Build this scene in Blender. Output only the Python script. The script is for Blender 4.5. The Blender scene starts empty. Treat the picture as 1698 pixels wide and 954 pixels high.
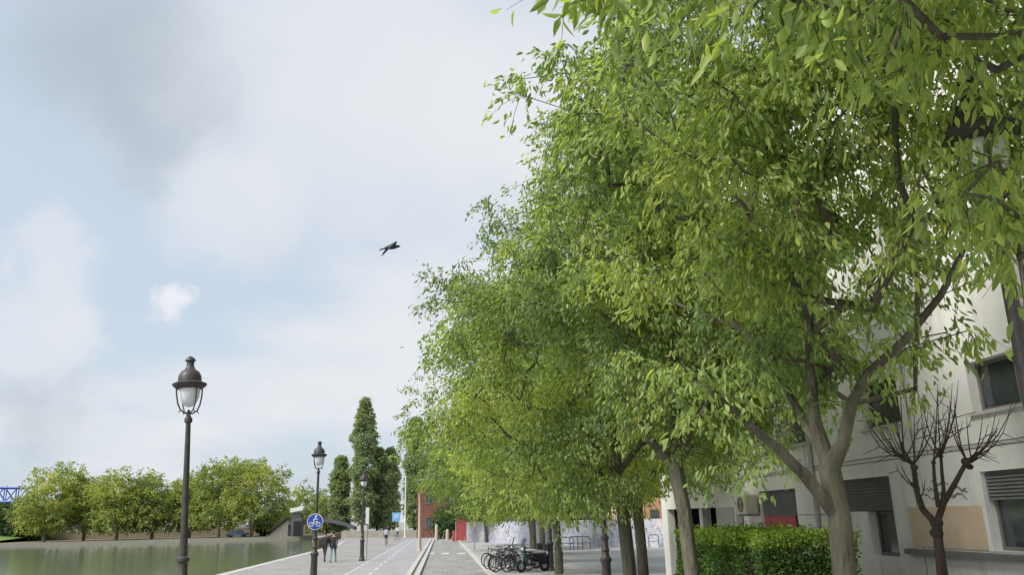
import bpy, math, random
import numpy as np
from mathutils import Vector, Matrix
R_ = math.radians
random.seed(7)
rng = np.random.default_rng(11)
scene = bpy.context.scene
C = scene.collection

# ---------------------------------------------------------------- camera
FPX, PITCH, ROLL, YAW, CAMH = 1350.0, math.atan(383 / 1350), R_(1.4), R_(5.25), 2.4
F = Vector((math.sin(YAW) * math.cos(PITCH), math.cos(YAW) * math.cos(PITCH), math.sin(PITCH)))
R0 = Vector((math.cos(YAW), -math.sin(YAW), 0))
U0 = R0.cross(F)
RT = R0 * math.cos(ROLL) - U0 * math.sin(ROLL)
UP = R0 * math.sin(ROLL) + U0 * math.cos(ROLL)
cam_d = bpy.data.cameras.new('camera')
cam = bpy.data.objects.new('camera', cam_d)
C.objects.link(cam)
cam.matrix_world = Matrix(((RT.x, UP.x, -F.x, 0), (RT.y, UP.y, -F.y, 0), (RT.z, UP.z, -F.z, CAMH), (0, 0, 0, 1)))
cam_d.sensor_width = 36
cam_d.lens = 36 * FPX / 1698
cam_d.clip_start = 0.05
cam_d.clip_end = 3000
scene.camera = cam

def ray(px, py):
    return F + RT * ((px - 849) / FPX) - UP * ((py - 477) / FPX)
def onG(px, py, z=0.0):
    d = ray(px, py); return Vector((0, 0, CAMH)) + d * ((z - CAMH) / d.z)
def onY(px, py, y):
    d = ray(px, py); return Vector((0, 0, CAMH)) + d * (y / d.y)
def onX(px, py, x):
    d = ray(px, py); return Vector((0, 0, CAMH)) + d * (x / d.x)

# ---------------------------------------------------------------- world, sun, exposure
scene.view_settings.view_transform = 'Standard'
scene.view_settings.look = 'None'
scene.view_settings.exposure = 1.3
scene.view_settings.gamma = 1
SUN_EL, SUN_AZ = R_(44), R_(240)      # azimuth measured clockwise from +Y
world = bpy.data.worlds.new('World'); scene.world = world
world.use_nodes = True
nt = world.node_tree; N = nt.nodes; L = nt.links
N.clear()
def nd(t, **k):
    n = N.new(t)
    for a, v in k.items(): setattr(n, a, v)
    return n
out = nd('ShaderNodeOutputWorld'); bg = nd('ShaderNodeBackground'); bg.inputs[1].default_value = 0.1
sky = nd('ShaderNodeTexSky', sky_type='NISHITA', sun_disc=False)
sky.sun_elevation = SUN_EL; sky.sun_rotation = SUN_AZ; sky.air_density = 1.2; sky.dust_density = 2.5
tc = nd('ShaderNodeTexCoord')
sep = nd('ShaderNodeSeparateXYZ'); L.new(tc.outputs['Generated'], sep.inputs[0])
def mth(op, a, b=None, clamp=False):
    m = nd('ShaderNodeMath', operation=op, use_clamp=clamp)
    for i, v in enumerate((a, b)):
        if v is None: continue
        if isinstance(v, (int, float)): m.inputs[i].default_value = v
        else: L.new(v, m.inputs[i])
    return m.outputs[0]
zz = mth('ADD', mth('MAXIMUM', sep.outputs[2], 0.0), 0.25)
comb = nd('ShaderNodeCombineXYZ')
L.new(mth('DIVIDE', sep.outputs[0], zz), comb.inputs[0]); L.new(mth('DIVIDE', sep.outputs[1], zz), comb.inputs[1])
def noise(scale, detail, rough, off, vec=None, dist=0.0):
    mp = nd('ShaderNodeMapping'); mp.inputs['Location'].default_value = off
    L.new(vec or comb.outputs[0], mp.inputs[0])
    n = nd('ShaderNodeTexNoise'); n.inputs['Scale'].default_value = scale; n.inputs['Detail'].default_value = detail
    n.inputs['Roughness'].default_value = rough; n.inputs['Distortion'].default_value = dist
    L.new(mp.outputs[0], n.inputs['Vector']); return n
big = noise(1.1, 7, 0.48, (3.1, 1.7, 0))
warp = noise(5.5, 8, 0.6, (0, 0, 0), tc.outputs['Generated'])
wv = nd('ShaderNodeVectorMath', operation='MULTIPLY_ADD')
L.new(warp.outputs['Color'], wv.inputs[0]); wv.inputs[1].default_value = (.2, .2, .2)
off = nd('ShaderNodeVectorMath', operation='ADD'); off.inputs[1].default_value = (-.1, -.1, -.1)
L.new(tc.outputs['Generated'], off.inputs[0]); L.new(off.outputs[0], wv.inputs[2])
def blob(px, py, rad, soft):
    d = ray(px, py).normalized()
    v = nd('ShaderNodeVectorMath', operation='DISTANCE'); L.new(wv.outputs[0], v.inputs[0]); v.inputs[1].default_value = d
    mr = nd('ShaderNodeMapRange', interpolation_type='SMOOTHSTEP')
    L.new(v.outputs['Value'], mr.inputs[0])
    mr.inputs[1].default_value = rad; mr.inputs[2].default_value = rad * soft
    mr.inputs[3].default_value = 0; mr.inputs[4].default_value = 1
    return mr.outputs[0]
def mixc(fac, a, b):
    m = nd('ShaderNodeMix', data_type='RGBA')
    if isinstance(fac, float): m.inputs[0].default_value = fac
    else: L.new(fac, m.inputs[0])
    for i, v in ((6, a), (7, b)):
        if isinstance(v, tuple): m.inputs[i].default_value = (*v, 1)
        else: L.new(v, m.inputs[i])
    return m.outputs[2]
ramp = nd('ShaderNodeMapRange', interpolation_type='SMOOTHSTEP'); L.new(big.outputs[0], ramp.inputs[0])
ramp.inputs[1].default_value = 0.42; ramp.inputs[2].default_value = 0.66
BLUE = (2.42, 2.75, 3.18); WHITE = (3.25, 3.34, 3.5); GREY = (1.85, 2.12, 2.45)
veil = mixc(0.85, sky.outputs[0], BLUE)
c = mixc(ramp.outputs[0], veil, WHITE)
for px, py, rr, s, w in ((225, 90, .17, .1, .75), (130, 40, .15, .1, .4), (250, 170, .09, .1, .3), (90, 655, .07, .2, .3), (430, 390, .05, .2, .35), (20, 660, .05, .2, .3), (700, 480, .05, .2, .25)):
    c = mixc(mth('MULTIPLY', blob(px, py, rr, s), w), c, GREY)
for px, py, rr, s, w in ((600, 120, .28, .3, .75), (380, 330, .12, .3, .7), (45, 545, .07, .3, .6), (110, 560, .045, .3, .6), (308, 520, .03, .3, .95), (285, 540, .034, .3, .85), (432, 606, .017, .4, .85), (240, 735, .05, .3, .6), (150, 790, .05, .3, .5), (60, 440, .07, .3, .6)):
    c = mixc(mth('MULTIPLY', blob(px, py, rr, s), w), c, WHITE if w < .8 else (3.6, 3.64, 3.75))
L.new(c, bg.inputs[0]); L.new(bg.outputs[0], out.inputs[0])
sd = bpy.data.lights.new('sun', 'SUN'); sd.energy = 2.0; sd.angle = R_(20); sd.color = (1, .965, .91)
so = bpy.data.objects.new('sun', sd); C.objects.link(so)
sdir = Vector((math.sin(SUN_AZ) * math.cos(SUN_EL), math.cos(SUN_AZ) * math.cos(SUN_EL), math.sin(SUN_EL)))
so.rotation_euler = sdir.to_track_quat('Z', 'Y').to_euler()
so.location = (0, 0, 60)

# ---------------------------------------------------------------- materials
def mat(name, col, rough=.7, col2=None, scale=4, bump=0, metal=0, detail=6, bscale=None, spec=.4, coord='Object', stretch=(1, 1, 1)):
    m = bpy.data.materials.new(name); m.use_nodes = True
    t = m.node_tree; b = t.nodes['Principled BSDF']
    b.inputs['Base Color'].default_value = (*col, 1); b.inputs['Roughness'].default_value = rough
    b.inputs['Metallic'].default_value = metal; b.inputs['Specular IOR Level'].default_value = spec
    c = t.nodes.new('ShaderNodeTexCoord'); mp = t.nodes.new('ShaderNodeMapping'); mp.inputs['Scale'].default_value = stretch
    t.links.new(c.outputs[coord], mp.inputs[0])
    if col2:
        n = t.nodes.new('ShaderNodeTexNoise'); n.inputs['Scale'].default_value = scale; n.inputs['Detail'].default_value = detail
        n.inputs['Roughness'].default_value = .65
        t.links.new(mp.outputs[0], n.inputs['Vector'])
        r = t.nodes.new('ShaderNodeMapRange'); r.inputs[1].default_value = .32; r.inputs[2].default_value = .68
        t.links.new(n.outputs[0], r.inputs[0])
        x = t.nodes.new('ShaderNodeMix'); x.data_type = 'RGBA'
        x.inputs[6].default_value = (*col, 1); x.inputs[7].default_value = (*col2, 1)
        t.links.new(r.outputs[0], x.inputs[0]); t.links.new(x.outputs[2], b.inputs['Base Color'])
        m['mix'] = x.name
    if bump:
        n = t.nodes.new('ShaderNodeTexNoise'); n.inputs['Scale'].default_value = bscale or scale * 6; n.inputs['Detail'].default_value = 5
        t.links.new(mp.outputs[0], n.inputs['Vector'])
        bp = t.nodes.new('ShaderNodeBump'); bp.inputs['Strength'].default_value = bump; bp.inputs['Distance'].default_value = .03
        t.links.new(n.outputs[0], bp.inputs['Height']); t.links.new(bp.outputs[0], b.inputs['Normal'])
    return m

def leafmat(name, cols, transl=.35, rough=.5):
    """cols: ramp of leaf hues driven by the per-leaf attribute 'tint'."""
    m = bpy.data.materials.new(name); m.use_nodes = True
    t = m.node_tree; b = t.nodes['Principled BSDF']; o = t.nodes['Material Output']
    a = t.nodes.new('ShaderNodeAttribute'); a.attribute_name = 'tint'
    cr = t.nodes.new('ShaderNodeValToRGB')
    e = cr.color_ramp.elements
    while len(e) < len(cols): e.new(.5)
    for i, (p, c_) in enumerate(cols): e[i].position = p; e[i].color = (*c_, 1)
    t.links.new(a.outputs['Fac'], cr.inputs[0])
    t.links.new(cr.outputs[0], b.inputs['Base Color'])
    b.inputs['Roughness'].default_value = rough; b.inputs['Specular IOR Level'].default_value = .35
    tr = t.nodes.new('ShaderNodeBsdfTranslucent')
    g = t.nodes.new('ShaderNodeMix'); g.data_type = 'RGBA'; g.blend_type = 'MULTIPLY'; g.inputs[0].default_value = 1
    g.inputs[7].default_value = (1.5, 1.5, .5, 1)
    t.links.new(cr.outputs[0], g.inputs[6]); t.links.new(g.outputs[2], tr.inputs[0])
    mx = t.nodes.new('ShaderNodeMixShader'); mx.inputs[0].default_value = transl
    t.links.new(b.outputs[0], mx.inputs[1]); t.links.new(tr.outputs[0], mx.inputs[2]); t.links.new(mx.outputs[0], o.inputs[0])
    return m

def streaks(m, col, amount=.55, sc=(2.2, 2.2, .22), scale=1.6):
    t = m.node_tree; b = t.nodes['Principled BSDF']; src = b.inputs['Base Color'].links[0].from_socket
    c_ = t.nodes.new('ShaderNodeTexCoord'); mp = t.nodes.new('ShaderNodeMapping'); mp.inputs['Scale'].default_value = sc
    n = t.nodes.new('ShaderNodeTexNoise'); n.inputs['Scale'].default_value = scale; n.inputs['Detail'].default_value = 9; n.inputs['Roughness'].default_value = .7
    t.links.new(c_.outputs['Object'], mp.inputs[0]); t.links.new(mp.outputs[0], n.inputs['Vector'])
    r = t.nodes.new('ShaderNodeMapRange'); r.inputs[1].default_value = .52; r.inputs[2].default_value = .75; r.inputs[3].default_value = 0; r.inputs[4].default_value = amount
    t.links.new(n.outputs[0], r.inputs[0]); x = t.nodes.new('ShaderNodeMix'); x.data_type = 'RGBA'
    t.links.new(r.outputs[0], x.inputs[0]); t.links.new(src, x.inputs[6]); x.inputs[7].default_value = (*col, 1); t.links.new(x.outputs[2], b.inputs['Base Color'])
M = {}
M['leaf'] = leafmat('leaf', [(0, (.13, .2, .1)), (.3, (.205, .295, .115)), (.62, (.32, .415, .14)), (1, (.49, .54, .18))], .54)
M['leaf_cool'] = leafmat('leaf_cool', [(0, (.06, .115, .045)), (.5, (.12, .19, .055)), (1, (.22, .3, .07))], .4)
M['leaf_plane'] = leafmat('leaf_plane', [(0, (.15, .2, .075)), (.45, (.27, .34, .11)), (.8, (.38, .43, .13)), (1, (.54, .5, .13))], .42)
M['leaf_poplar'] = leafmat('leaf_poplar', [(0, (.14, .2, .12)), (.6, (.29, .36, .2)), (1, (.45, .5, .33))], .38)
M['leaf_dark'] = leafmat('leaf_dark', [(0, (.03, .065, .03)), (.6, (.07, .12, .045)), (1, (.13, .18, .075))], .25)
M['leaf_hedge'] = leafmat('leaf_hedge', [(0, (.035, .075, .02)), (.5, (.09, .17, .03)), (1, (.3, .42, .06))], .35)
M['bark'] = mat('bark', (.05, .043, .03), .9, (.15, .14, .1), 7, 1.0, stretch=(1, 1, .3), bscale=22, detail=10)
streaks(M['bark'], (.17, .19, .11), .5, (1, 1, .6), 3.5)
M['bark_dark'] = mat('bark_dark', (.03, .023, .018), .9, (.07, .05, .04), 12, .6, stretch=(1, 1, .3))
M['bark_plane'] = mat('bark_plane', (.12, .1, .07), .9, (.3, .27, .2), 3, .3)
M['bark_far'] = mat('bark_far', (.09, .08, .06), .9, (.2, .18, .14), 3)
M['iron'] = mat('iron', (.03, .026, .026), .5, (.06, .052, .05), 6, .15, spec=.5)
M['glass_globe'] = mat('glass_globe', (.72, .74, .76), .15, spec=.6)
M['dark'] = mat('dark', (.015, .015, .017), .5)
M['rubber'] = mat('rubber', (.02, .02, .02), .8)
M['steel'] = mat('steel', (.42, .43, .44), .35, metal=.7)
M['white'] = mat('white', (.72, .72, .7), .5, (.6, .6, .58), 8)
M['facade'] = mat('facade', (.65, .64, .61), .85, (.76, .75, .72), .9, .25, bscale=60, detail=10)
streaks(M['facade'], (.33, .31, .28))
M['shutter'] = mat('shutter', (.13, .13, .135), .6, (.19, .185, .185), 3)
M['glass'] = mat('glass', (.03, .035, .04), .08, (.07, .08, .085), 1.5, spec=.8)
M['frame'] = mat('frame', (.16, .15, .14), .6)
M['peach'] = mat('peach', (.52, .39, .27), .85, (.6, .48, .36), 3)
M['red'] = mat('red', (.42, .07, .09), .6, (.3, .06, .08), 3)
M['brick'] = None
M['stone'] = mat('stone', (.2, .19, .16), .9, (.3, .28, .24), 2, .4)
M['kerb'] = mat('kerb', (.4, .38, .36), .85, (.52, .5, .47), 3, .3)
M['asphalt_light'] = mat('asphalt_light', (.27, .27, .28), .9, (.35, .35, .36), 1.2, .3, bscale=80)
M['quay'] = mat('quay', (.255, .247, .235), .9, (.335, .327, .315), .45, .35, bscale=60, detail=9)
M['pavement'] = mat('pavement', (.33, .32, .305), .9, (.43, .42, .405), .6, .3, bscale=60)
def joints(m, scale, dark=.78, bw=.6, rh=.4, ms=.012):
    t = m.node_tree; b = t.nodes['Principled BSDF']; src = b.inputs['Base Color'].links[0].from_socket
    c_ = t.nodes.new('ShaderNodeTexCoord'); br = t.nodes.new('ShaderNodeTexBrick'); t.links.new(c_.outputs['Object'], br.inputs['Vector'])
    br.inputs['Color1'].default_value = (1, 1, 1, 1); br.inputs['Color2'].default_value = (.88, .88, .88, 1); br.inputs['Mortar'].default_value = (dark * .8, dark * .8, dark * .78, 1)
    br.inputs['Scale'].default_value = scale; br.inputs['Brick Width'].default_value = bw; br.inputs['Row Height'].default_value = rh; br.inputs['Mortar Size'].default_value = ms
    x = t.nodes.new('ShaderNodeMix'); x.data_type = 'RGBA'; x.blend_type = 'MULTIPLY'; x.inputs[0].default_value = 1
    t.links.new(src, x.inputs[6]); t.links.new(br.outputs[0], x.inputs[7]); t.links.new(x.outputs[2], b.inputs['Base Color'])
joints(M['quay'], .4); joints(M['pavement'], .55)
streaks(M['peach'], (.4, .38, .36), .6, (1, 1, .6), 2.2)
streaks(M['asphalt_light'], (.2, .2, .205), .6, (1, .3, 1), .6)
streaks(M['quay'], (.26, .25, .235), .6, (1, .6, 1), .35)
streaks(M['pavement'], (.26, .25, .235), .7, (1, 1, 1), .5)
M['paint'] = mat('paint', (.62, .62, .6), .8, (.42, .42, .41), 5)
M['grass'] = mat('grass', (.09, .16, .03), .95, (.16, .24, .05), 2, .5)
M['wood'] = mat('wood', (.14, .075, .04), .85, (.22, .13, .08), 3, .4)
M['palewood'] = mat('palewood', (.5, .43, .34), .8, (.38, .31, .24), 6)
M['blue'] = mat('blue', (.04, .12, .5), .4, (.03, .09, .4), 5)
M['signblue'] = mat('signblue', (.015, .06, .32), .4, (.02, .08, .38), 5)
M['skyblue'] = mat('skyblue', (.16, .38, .7), .5)
M['feather'] = mat('feather', (.045, .045, .055), .8, (.1, .1, .115), 14)
M['grey_box'] = mat('grey_box', (.07, .075, .085), .7, (.12, .12, .13), 4)
M['orange'] = mat('orange', (.42, .22, .12), .85, (.5, .3, .17), 2)
M['earth'] = mat('earth', (.14, .12, .08), .95, (.22, .19, .12), 3, .4)

def brick_mat(name, c1, c2, mortar, scale, bw=.5, rh=.25, ms=.02):
    m = mat(name, c1, .88); t = m.node_tree; b = t.nodes['Principled BSDF']
    tcn = t.nodes.new('ShaderNodeTexCoord'); br = t.nodes.new('ShaderNodeTexBrick')
    mp = t.nodes.new('ShaderNodeMapping')
    t.links.new(tcn.outputs['Object'], mp.inputs[0]); t.links.new(mp.outputs[0], br.inputs['Vector'])
    br.inputs['Color1'].default_value = (*c1, 1); br.inputs['Color2'].default_value = (*c2, 1); br.inputs['Mortar'].default_value = (*mortar, 1)
    br.inputs['Scale'].default_value = scale; br.inputs['Brick Width'].default_value = bw; br.inputs['Row Height'].default_value = rh
    br.inputs['Mortar Size'].default_value = ms
    n = t.nodes.new('ShaderNodeTexNoise'); n.inputs['Scale'].default_value = .8; n.inputs['Detail'].default_value = 8
    t.links.new(tcn.outputs['Object'], n.inputs['Vector'])
    x = t.nodes.new('ShaderNodeMix'); x.data_type = 'RGBA'; x.blend_type = 'MULTIPLY'; x.inputs[0].default_value = .7
    cr = t.nodes.new('ShaderNodeMapRange'); cr.inputs[1].default_value = .3; cr.inputs[2].default_value = .7; cr.inputs[3].default_value = .6; cr.inputs[4].default_value = 1.15
    t.links.new(n.outputs[0], cr.inputs[0]); t.links.new(br.outputs[0], x.inputs[6]); t.links.new(cr.outputs[0], x.inputs[7])
    t.links.new(x.outputs[2], b.inputs['Base Color'])
    bp = t.nodes.new('ShaderNodeBump'); bp.inputs['Strength'].default_value = .4; bp.inputs['Distance'].default_value = .01
    t.links.new(br.outputs['Fac'], bp.inputs['Height']); bp.invert = True; t.links.new(bp.outputs[0], b.inputs['Normal'])
    return m, mp
M['setts'], _ = brick_mat('setts', (.27, .27, .265), (.42, .41, .4), (.17, .17, .165), 2.6, .62, .5, .045)
M['brick'], mp_ = brick_mat('brick', (.17, .05, .033), (.24, .08, .045), (.2, .15, .12), 3.5)
mp_.inputs['Rotation'].default_value = (R_(90), 0, 0)

def graffiti_mat(name, base):
    m = mat(name, base, .8); t = m.node_tree; b = t.nodes['Principled BSDF']
    tcn = t.nodes.new('ShaderNodeTexCoord')
    def nz(s, d, dist):
        n = t.nodes.new('ShaderNodeTexNoise'); n.inputs['Scale'].default_value = s; n.inputs['Detail'].default_value = d; n.inputs['Distortion'].default_value = dist
        t.links.new(tcn.outputs['Object'], n.inputs['Vector']); return n
    col = t.nodes.new('ShaderNodeValToRGB'); e = col.color_ramp.elements
    cols = [(0, (.42, .43, .46)), (.4, base), (.46, (.33, .36, .46)), (.5, (.42, .41, .49)), (.53, (.35, .42, .46)), (.58, base), (.63, (.46, .36, .38)), (.7, (.5, .52, .52))]
    while len(e) < len(cols): e.new(.5)
    for i, (p, c_) in enumerate(cols): e[i].position = p; e[i].color = (*c_, 1)
    t.links.new(nz(.3, 4, 1.6).outputs[0], col.inputs[0])
    def lines(sc, dist, lo, hi, seed):
        n = nz(sc, 1.5, dist); n.noise_dimensions = '4D'; n.inputs['W'].default_value = seed
        a = t.nodes.new('ShaderNodeMath'); a.operation = 'SUBTRACT'; t.links.new(n.outputs[0], a.inputs[0]); a.inputs[1].default_value = .5
        bb = t.nodes.new('ShaderNodeMath'); bb.operation = 'ABSOLUTE'; t.links.new(a.outputs[0], bb.inputs[0])
        r = t.nodes.new('ShaderNodeMapRange'); r.inputs[1].default_value = lo; r.inputs[2].default_value = hi; r.inputs[3].default_value = 1; r.inputs[4].default_value = 0
        t.links.new(bb.outputs[0], r.inputs[0]); return r.outputs[0]
    last = col.outputs[0]
    for sc, dist, seed, cc in ((.55, 2, 1.0, (.24, .25, .36)), (.8, 2, 5.0, (.56, .56, .58)), (.45, 2.5, 9.0, (.27, .27, .31))):
        x = t.nodes.new('ShaderNodeMix'); x.data_type = 'RGBA'
        t.links.new(lines(sc, dist, .008, .02, seed), x.inputs[0]); t.links.new(last, x.inputs[6]); x.inputs[7].default_value = (*cc, 1); last = x.outputs[2]
    t.links.new(last, b.inputs['Base Color'])
    return m
M['graffiti'] = graffiti_mat('graffiti', (.42, .42, .45))

# water
mw = mat('water', (.1, .13, .075), .1, spec=.5); t = mw.node_tree; b = t.nodes['Principled BSDF']
b.inputs['IOR'].default_value = 1.33
tcn = t.nodes.new('ShaderNodeTexCoord'); mp = t.nodes.new('ShaderNodeMapping'); mp.inputs['Scale'].default_value = (.55, 1.0, 1)
n = t.nodes.new('ShaderNodeTexNoise'); n.inputs['Scale'].default_value = .9; n.inputs['Detail'].default_value = 4; n.inputs['Distortion'].default_value = .4
bp = t.nodes.new('ShaderNodeBump'); bp.inputs['Strength'].default_value = .3; bp.inputs['Distance'].default_value = .12
t.links.new(tcn.outputs['Object'], mp.inputs[0]); t.links.new(mp.outputs[0], n.inputs['Vector']); t.links.new(n.outputs[0], bp.inputs['Height']); t.links.new(bp.outputs[0], b.inputs['Normal'])
M['water'] = mw

# ---------------------------------------------------------------- helpers
class MB:
    def __init__(s): s.v = []; s.f = []
    def poly(s, pts): 
        k = len(s.v); s.v += [tuple(p) for p in pts]; s.f.append(tuple(range(k, k + len(pts)))); return s
    def box(s, x0, x1, y0, y1, z0, z1, rot=0, o=(0, 0, 0)):
        k = len(s.v); cc, ss = math.cos(rot), math.sin(rot)
        for x, y, z in ((x0, y0, z0), (x1, y0, z0), (x1, y1, z0), (x0, y1, z0), (x0, y0, z1), (x1, y0, z1), (x1, y1, z1), (x0, y1, z1)):
            s.v.append((o[0] + x * cc - y * ss, o[1] + x * ss + y * cc, o[2] + z))
        s.f += [tuple(k + i for i in q) for q in ((0, 3, 2, 1), (4, 5, 6, 7), (0, 1, 5, 4), (1, 2, 6, 5), (2, 3, 7, 6), (3, 0, 4, 7))]; return s
    def tube(s, pts, rads, n=8, caps=True):
        pts = [Vector(p) for p in pts]
        if isinstance(rads, (int, float)): rads = [rads] * len(pts)
        k = len(s.v); ref = None
        for i, p in enumerate(pts):
            d = (pts[min(i + 1, len(pts) - 1)] - pts[max(i - 1, 0)])
            d = d.normalized() if d.length > 1e-9 else Vector((0, 0, 1))
            if ref is None: ref = Vector((1, 0, 0)) if abs(d.x) < .8 else Vector((0, 1, 0))
            a = (ref - d * ref.dot(d)).normalized(); ref = a; b_ = d.cross(a)
            for j in range(n):
                w = 2 * math.pi * j / n; s.v.append(tuple(p + (a * math.cos(w) + b_ * math.sin(w)) * rads[i]))
        for i in range(len(pts) - 1):
            for j in range(n):
                s.f.append((k + i * n + j, k + i * n + (j + 1) % n, k + (i + 1) * n + (j + 1) % n, k + (i + 1) * n + j))
        if caps:
            s.f.append(tuple(k + j for j in reversed(range(n)))); s.f.append(tuple(k + (len(pts) - 1) * n + j for j in range(n)))
        return s
    def lathe(s, prof, n=16, o=(0, 0, 0)):
        return s.tube([(o[0], o[1], o[2] + z) for r, z in prof], [r for r, z in prof], n)
    def torus(s, c_, ax, R, r, n=20, m=6):
        ax = Vector(ax).normalized(); a = ax.orthogonal().normalized(); b_ = ax.cross(a); c_ = Vector(c_); k = len(s.v)
        for i in range(n):
            w = 2 * math.pi * i / n; d = a * math.cos(w) + b_ * math.sin(w)
            for j in range(m):
                u = 2 * math.pi * j / m; s.v.append(tuple(c_ + d * (R + r * math.cos(u)) + ax * (r * math.sin(u))))
        for i in range(n):
            for j in range(m):
                s.f.append((k + i * m + j, k + ((i + 1) % n) * m + j, k + ((i + 1) % n) * m + (j + 1) % m, k + i * m + (j + 1) % m))
        return s
    def ell(s, c_, rx, ry, rz, n=12, m=8):
        k = len(s.v)
        for i in range(m + 1):
            ph = math.pi * i / m
            for j in range(n):
                w = 2 * math.pi * j / n; s.v.append((c_[0] + rx * math.sin(ph) * math.cos(w), c_[1] + ry * math.sin(ph) * math.sin(w), c_[2] - rz * math.cos(ph)))
        for i in range(m):
            for j in range(n): s.f.append((k + i * n + j, k + i * n + (j + 1) % n, k + (i + 1) * n + (j + 1) % n, k + (i + 1) * n + j))
        return s
    def build(s, name, m, parent=None, smooth=False, bevel=0):
        me = bpy.data.meshes.new(name); me.from_pydata(s.v, [], s.f); me.materials.append(m); me.update()
        if smooth:
            me.polygons.foreach_set('use_smooth', [True] * len(me.polygons))
            try: me.set_sharp_from_angle(angle=R_(40))
            except Exception: pass
        o = bpy.data.objects.new(name, me); C.objects.link(o)
        if parent: o.parent = parent
        if bevel:
            bv = o.modifiers.new('bevel', 'BEVEL'); bv.width = bevel; bv.segments = 2
        return o
def tag(o, label, cat=None, group=None, kind=None):
    o['label'] = label
    if cat: o['category'] = cat
    if group: o['group'] = group
    if kind: o['kind'] = kind
    return o
def thing(name, label, cat, loc=(0, 0, 0), rz=0, group=None):
    o = bpy.data.objects.new(name, None); C.objects.link(o); o.location = loc; o.rotation_euler = (0, 0, rz); o.empty_display_size = .2
    return tag(o, label, cat, group)
def struct(name, mb, m, label, cat='ground'):
    o = mb.build(name, m); o['kind'] = 'structure'; tag(o, label, cat); return o
def kids(o): return [q for q in C.objects if q.parent == o]
def copy_tree(o, label=None, loc=None, rz=None, parent=None):
    c_ = o.copy(); C.objects.link(c_)
    if parent: c_.parent = parent
    if label: c_['label'] = label
    if loc is not None: c_.location = loc
    if rz is not None: c_.rotation_euler = (0, 0, rz)
    for ch in kids(o): copy_tree(ch, parent=c_)
    return c_

# ---------------------------------------------------------------- foliage
def leaf_mesh(name, pos, axis, ln, wd, tint, m, parent, fold=.25):
    n = len(pos)
    axis = axis / np.linalg.norm(axis, axis=1)[:, None]
    rnd = rng.normal(size=(n, 3)); side = np.cross(axis, rnd); side /= np.linalg.norm(side, axis=1)[:, None] + 1e-9
    nor = np.cross(axis, side)
    ln = ln[:, None]; wd = wd[:, None]
    V = np.empty((n, 6, 3))
    V[:, 0] = pos
    V[:, 1] = pos + axis * ln * .38 + side * wd * .5 + nor * wd * fold
    V[:, 2] = pos + axis * ln * .72 + side * wd * .34 + nor * wd * fold * .3
    V[:, 3] = pos + axis * ln - nor * wd * .25
    V[:, 4] = pos + axis * ln * .72 - side * wd * .34 + nor * wd * fold * .3
    V[:, 5] = pos + axis * ln * .38 - side * wd * .5 + nor * wd * fold
    V = V.reshape(-1, 3)
    base = (np.arange(n) * 6)[:, None]
    Fc = (base + np.array([[0, 1, 2, 3]])), (base + np.array([[0, 3, 4, 5]]))
    Fa = np.stack(Fc, 1).reshape(-1, 4)
    me = bpy.data.meshes.new(name)
    me.vertices.add(len(V)); me.vertices.foreach_set('co', V.astype(np.float32).ravel())
    me.loops.add(Fa.size); me.loops.foreach_set('vertex_index', Fa.astype(np.int32).ravel())
    me.polygons.add(len(Fa)); me.polygons.foreach_set('loop_start', (np.arange(len(Fa)) * 4).astype(np.int32))
    me.update(calc_edges=True)
    at = me.attributes.new('tint', 'FLOAT', 'POINT'); at.data.foreach_set('value', np.repeat(tint, 6).astype(np.float32))
    me.materials.append(m)
    o = bpy.data.objects.new(name, me); C.objects.link(o); o.parent = parent
    return o

def skeleton_mesh(name, P, par, tipr, scale_r, m, parent, expo=2.2, n0=9, rmin={}):
    k = len(P); r = np.zeros(k); acc = np.zeros(k)
    for i in range(k - 1, -1, -1):
        r[i] = max(tipr, acc[i] ** (1 / expo)) if acc[i] > 0 else tipr
        if par[i] >= 0: acc[par[i]] += r[i] ** expo
    r = tipr + (r - tipr) * (scale_r - tipr) / max(r[0] - tipr, 1e-6)
    for i_, v_ in rmin.items(): r[i_] = v_ if not (r[i_] < v_ * .0) else r[i_]
    for i_ in range(1, k): r[i_] = min(r[i_], r[par[i_]] * 1.02)
    r[0] *= 1.15
    mb = MB()
    # chains
    children = [[] for _ in range(k)]
    for i in range(k):
        if par[i] >= 0: children[par[i]].append(i)
    stack = [(0, None)]
    while stack:
        i, pr = stack.pop()
        chain = ([pr] if pr is not None else []) + [i]
        while children[i]:
            cs = sorted(children[i], key=lambda q: -r[q])
            for q in cs[1:]: stack.append((q, i))
            i = cs[0]; chain.append(i)
        if len(chain) < 2: continue
        rr = [r[q] for q in chain]
        if pr is not None: rr[0] = min(rr[0], rr[1] * 1.35)
        big_ = max(rr)
        mb.tube([P[q] for q in chain], rr, n0 if big_ > .08 else (6 if big_ > .02 else 4))
    return mb.build(name, m, parent, smooth=True)

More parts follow.
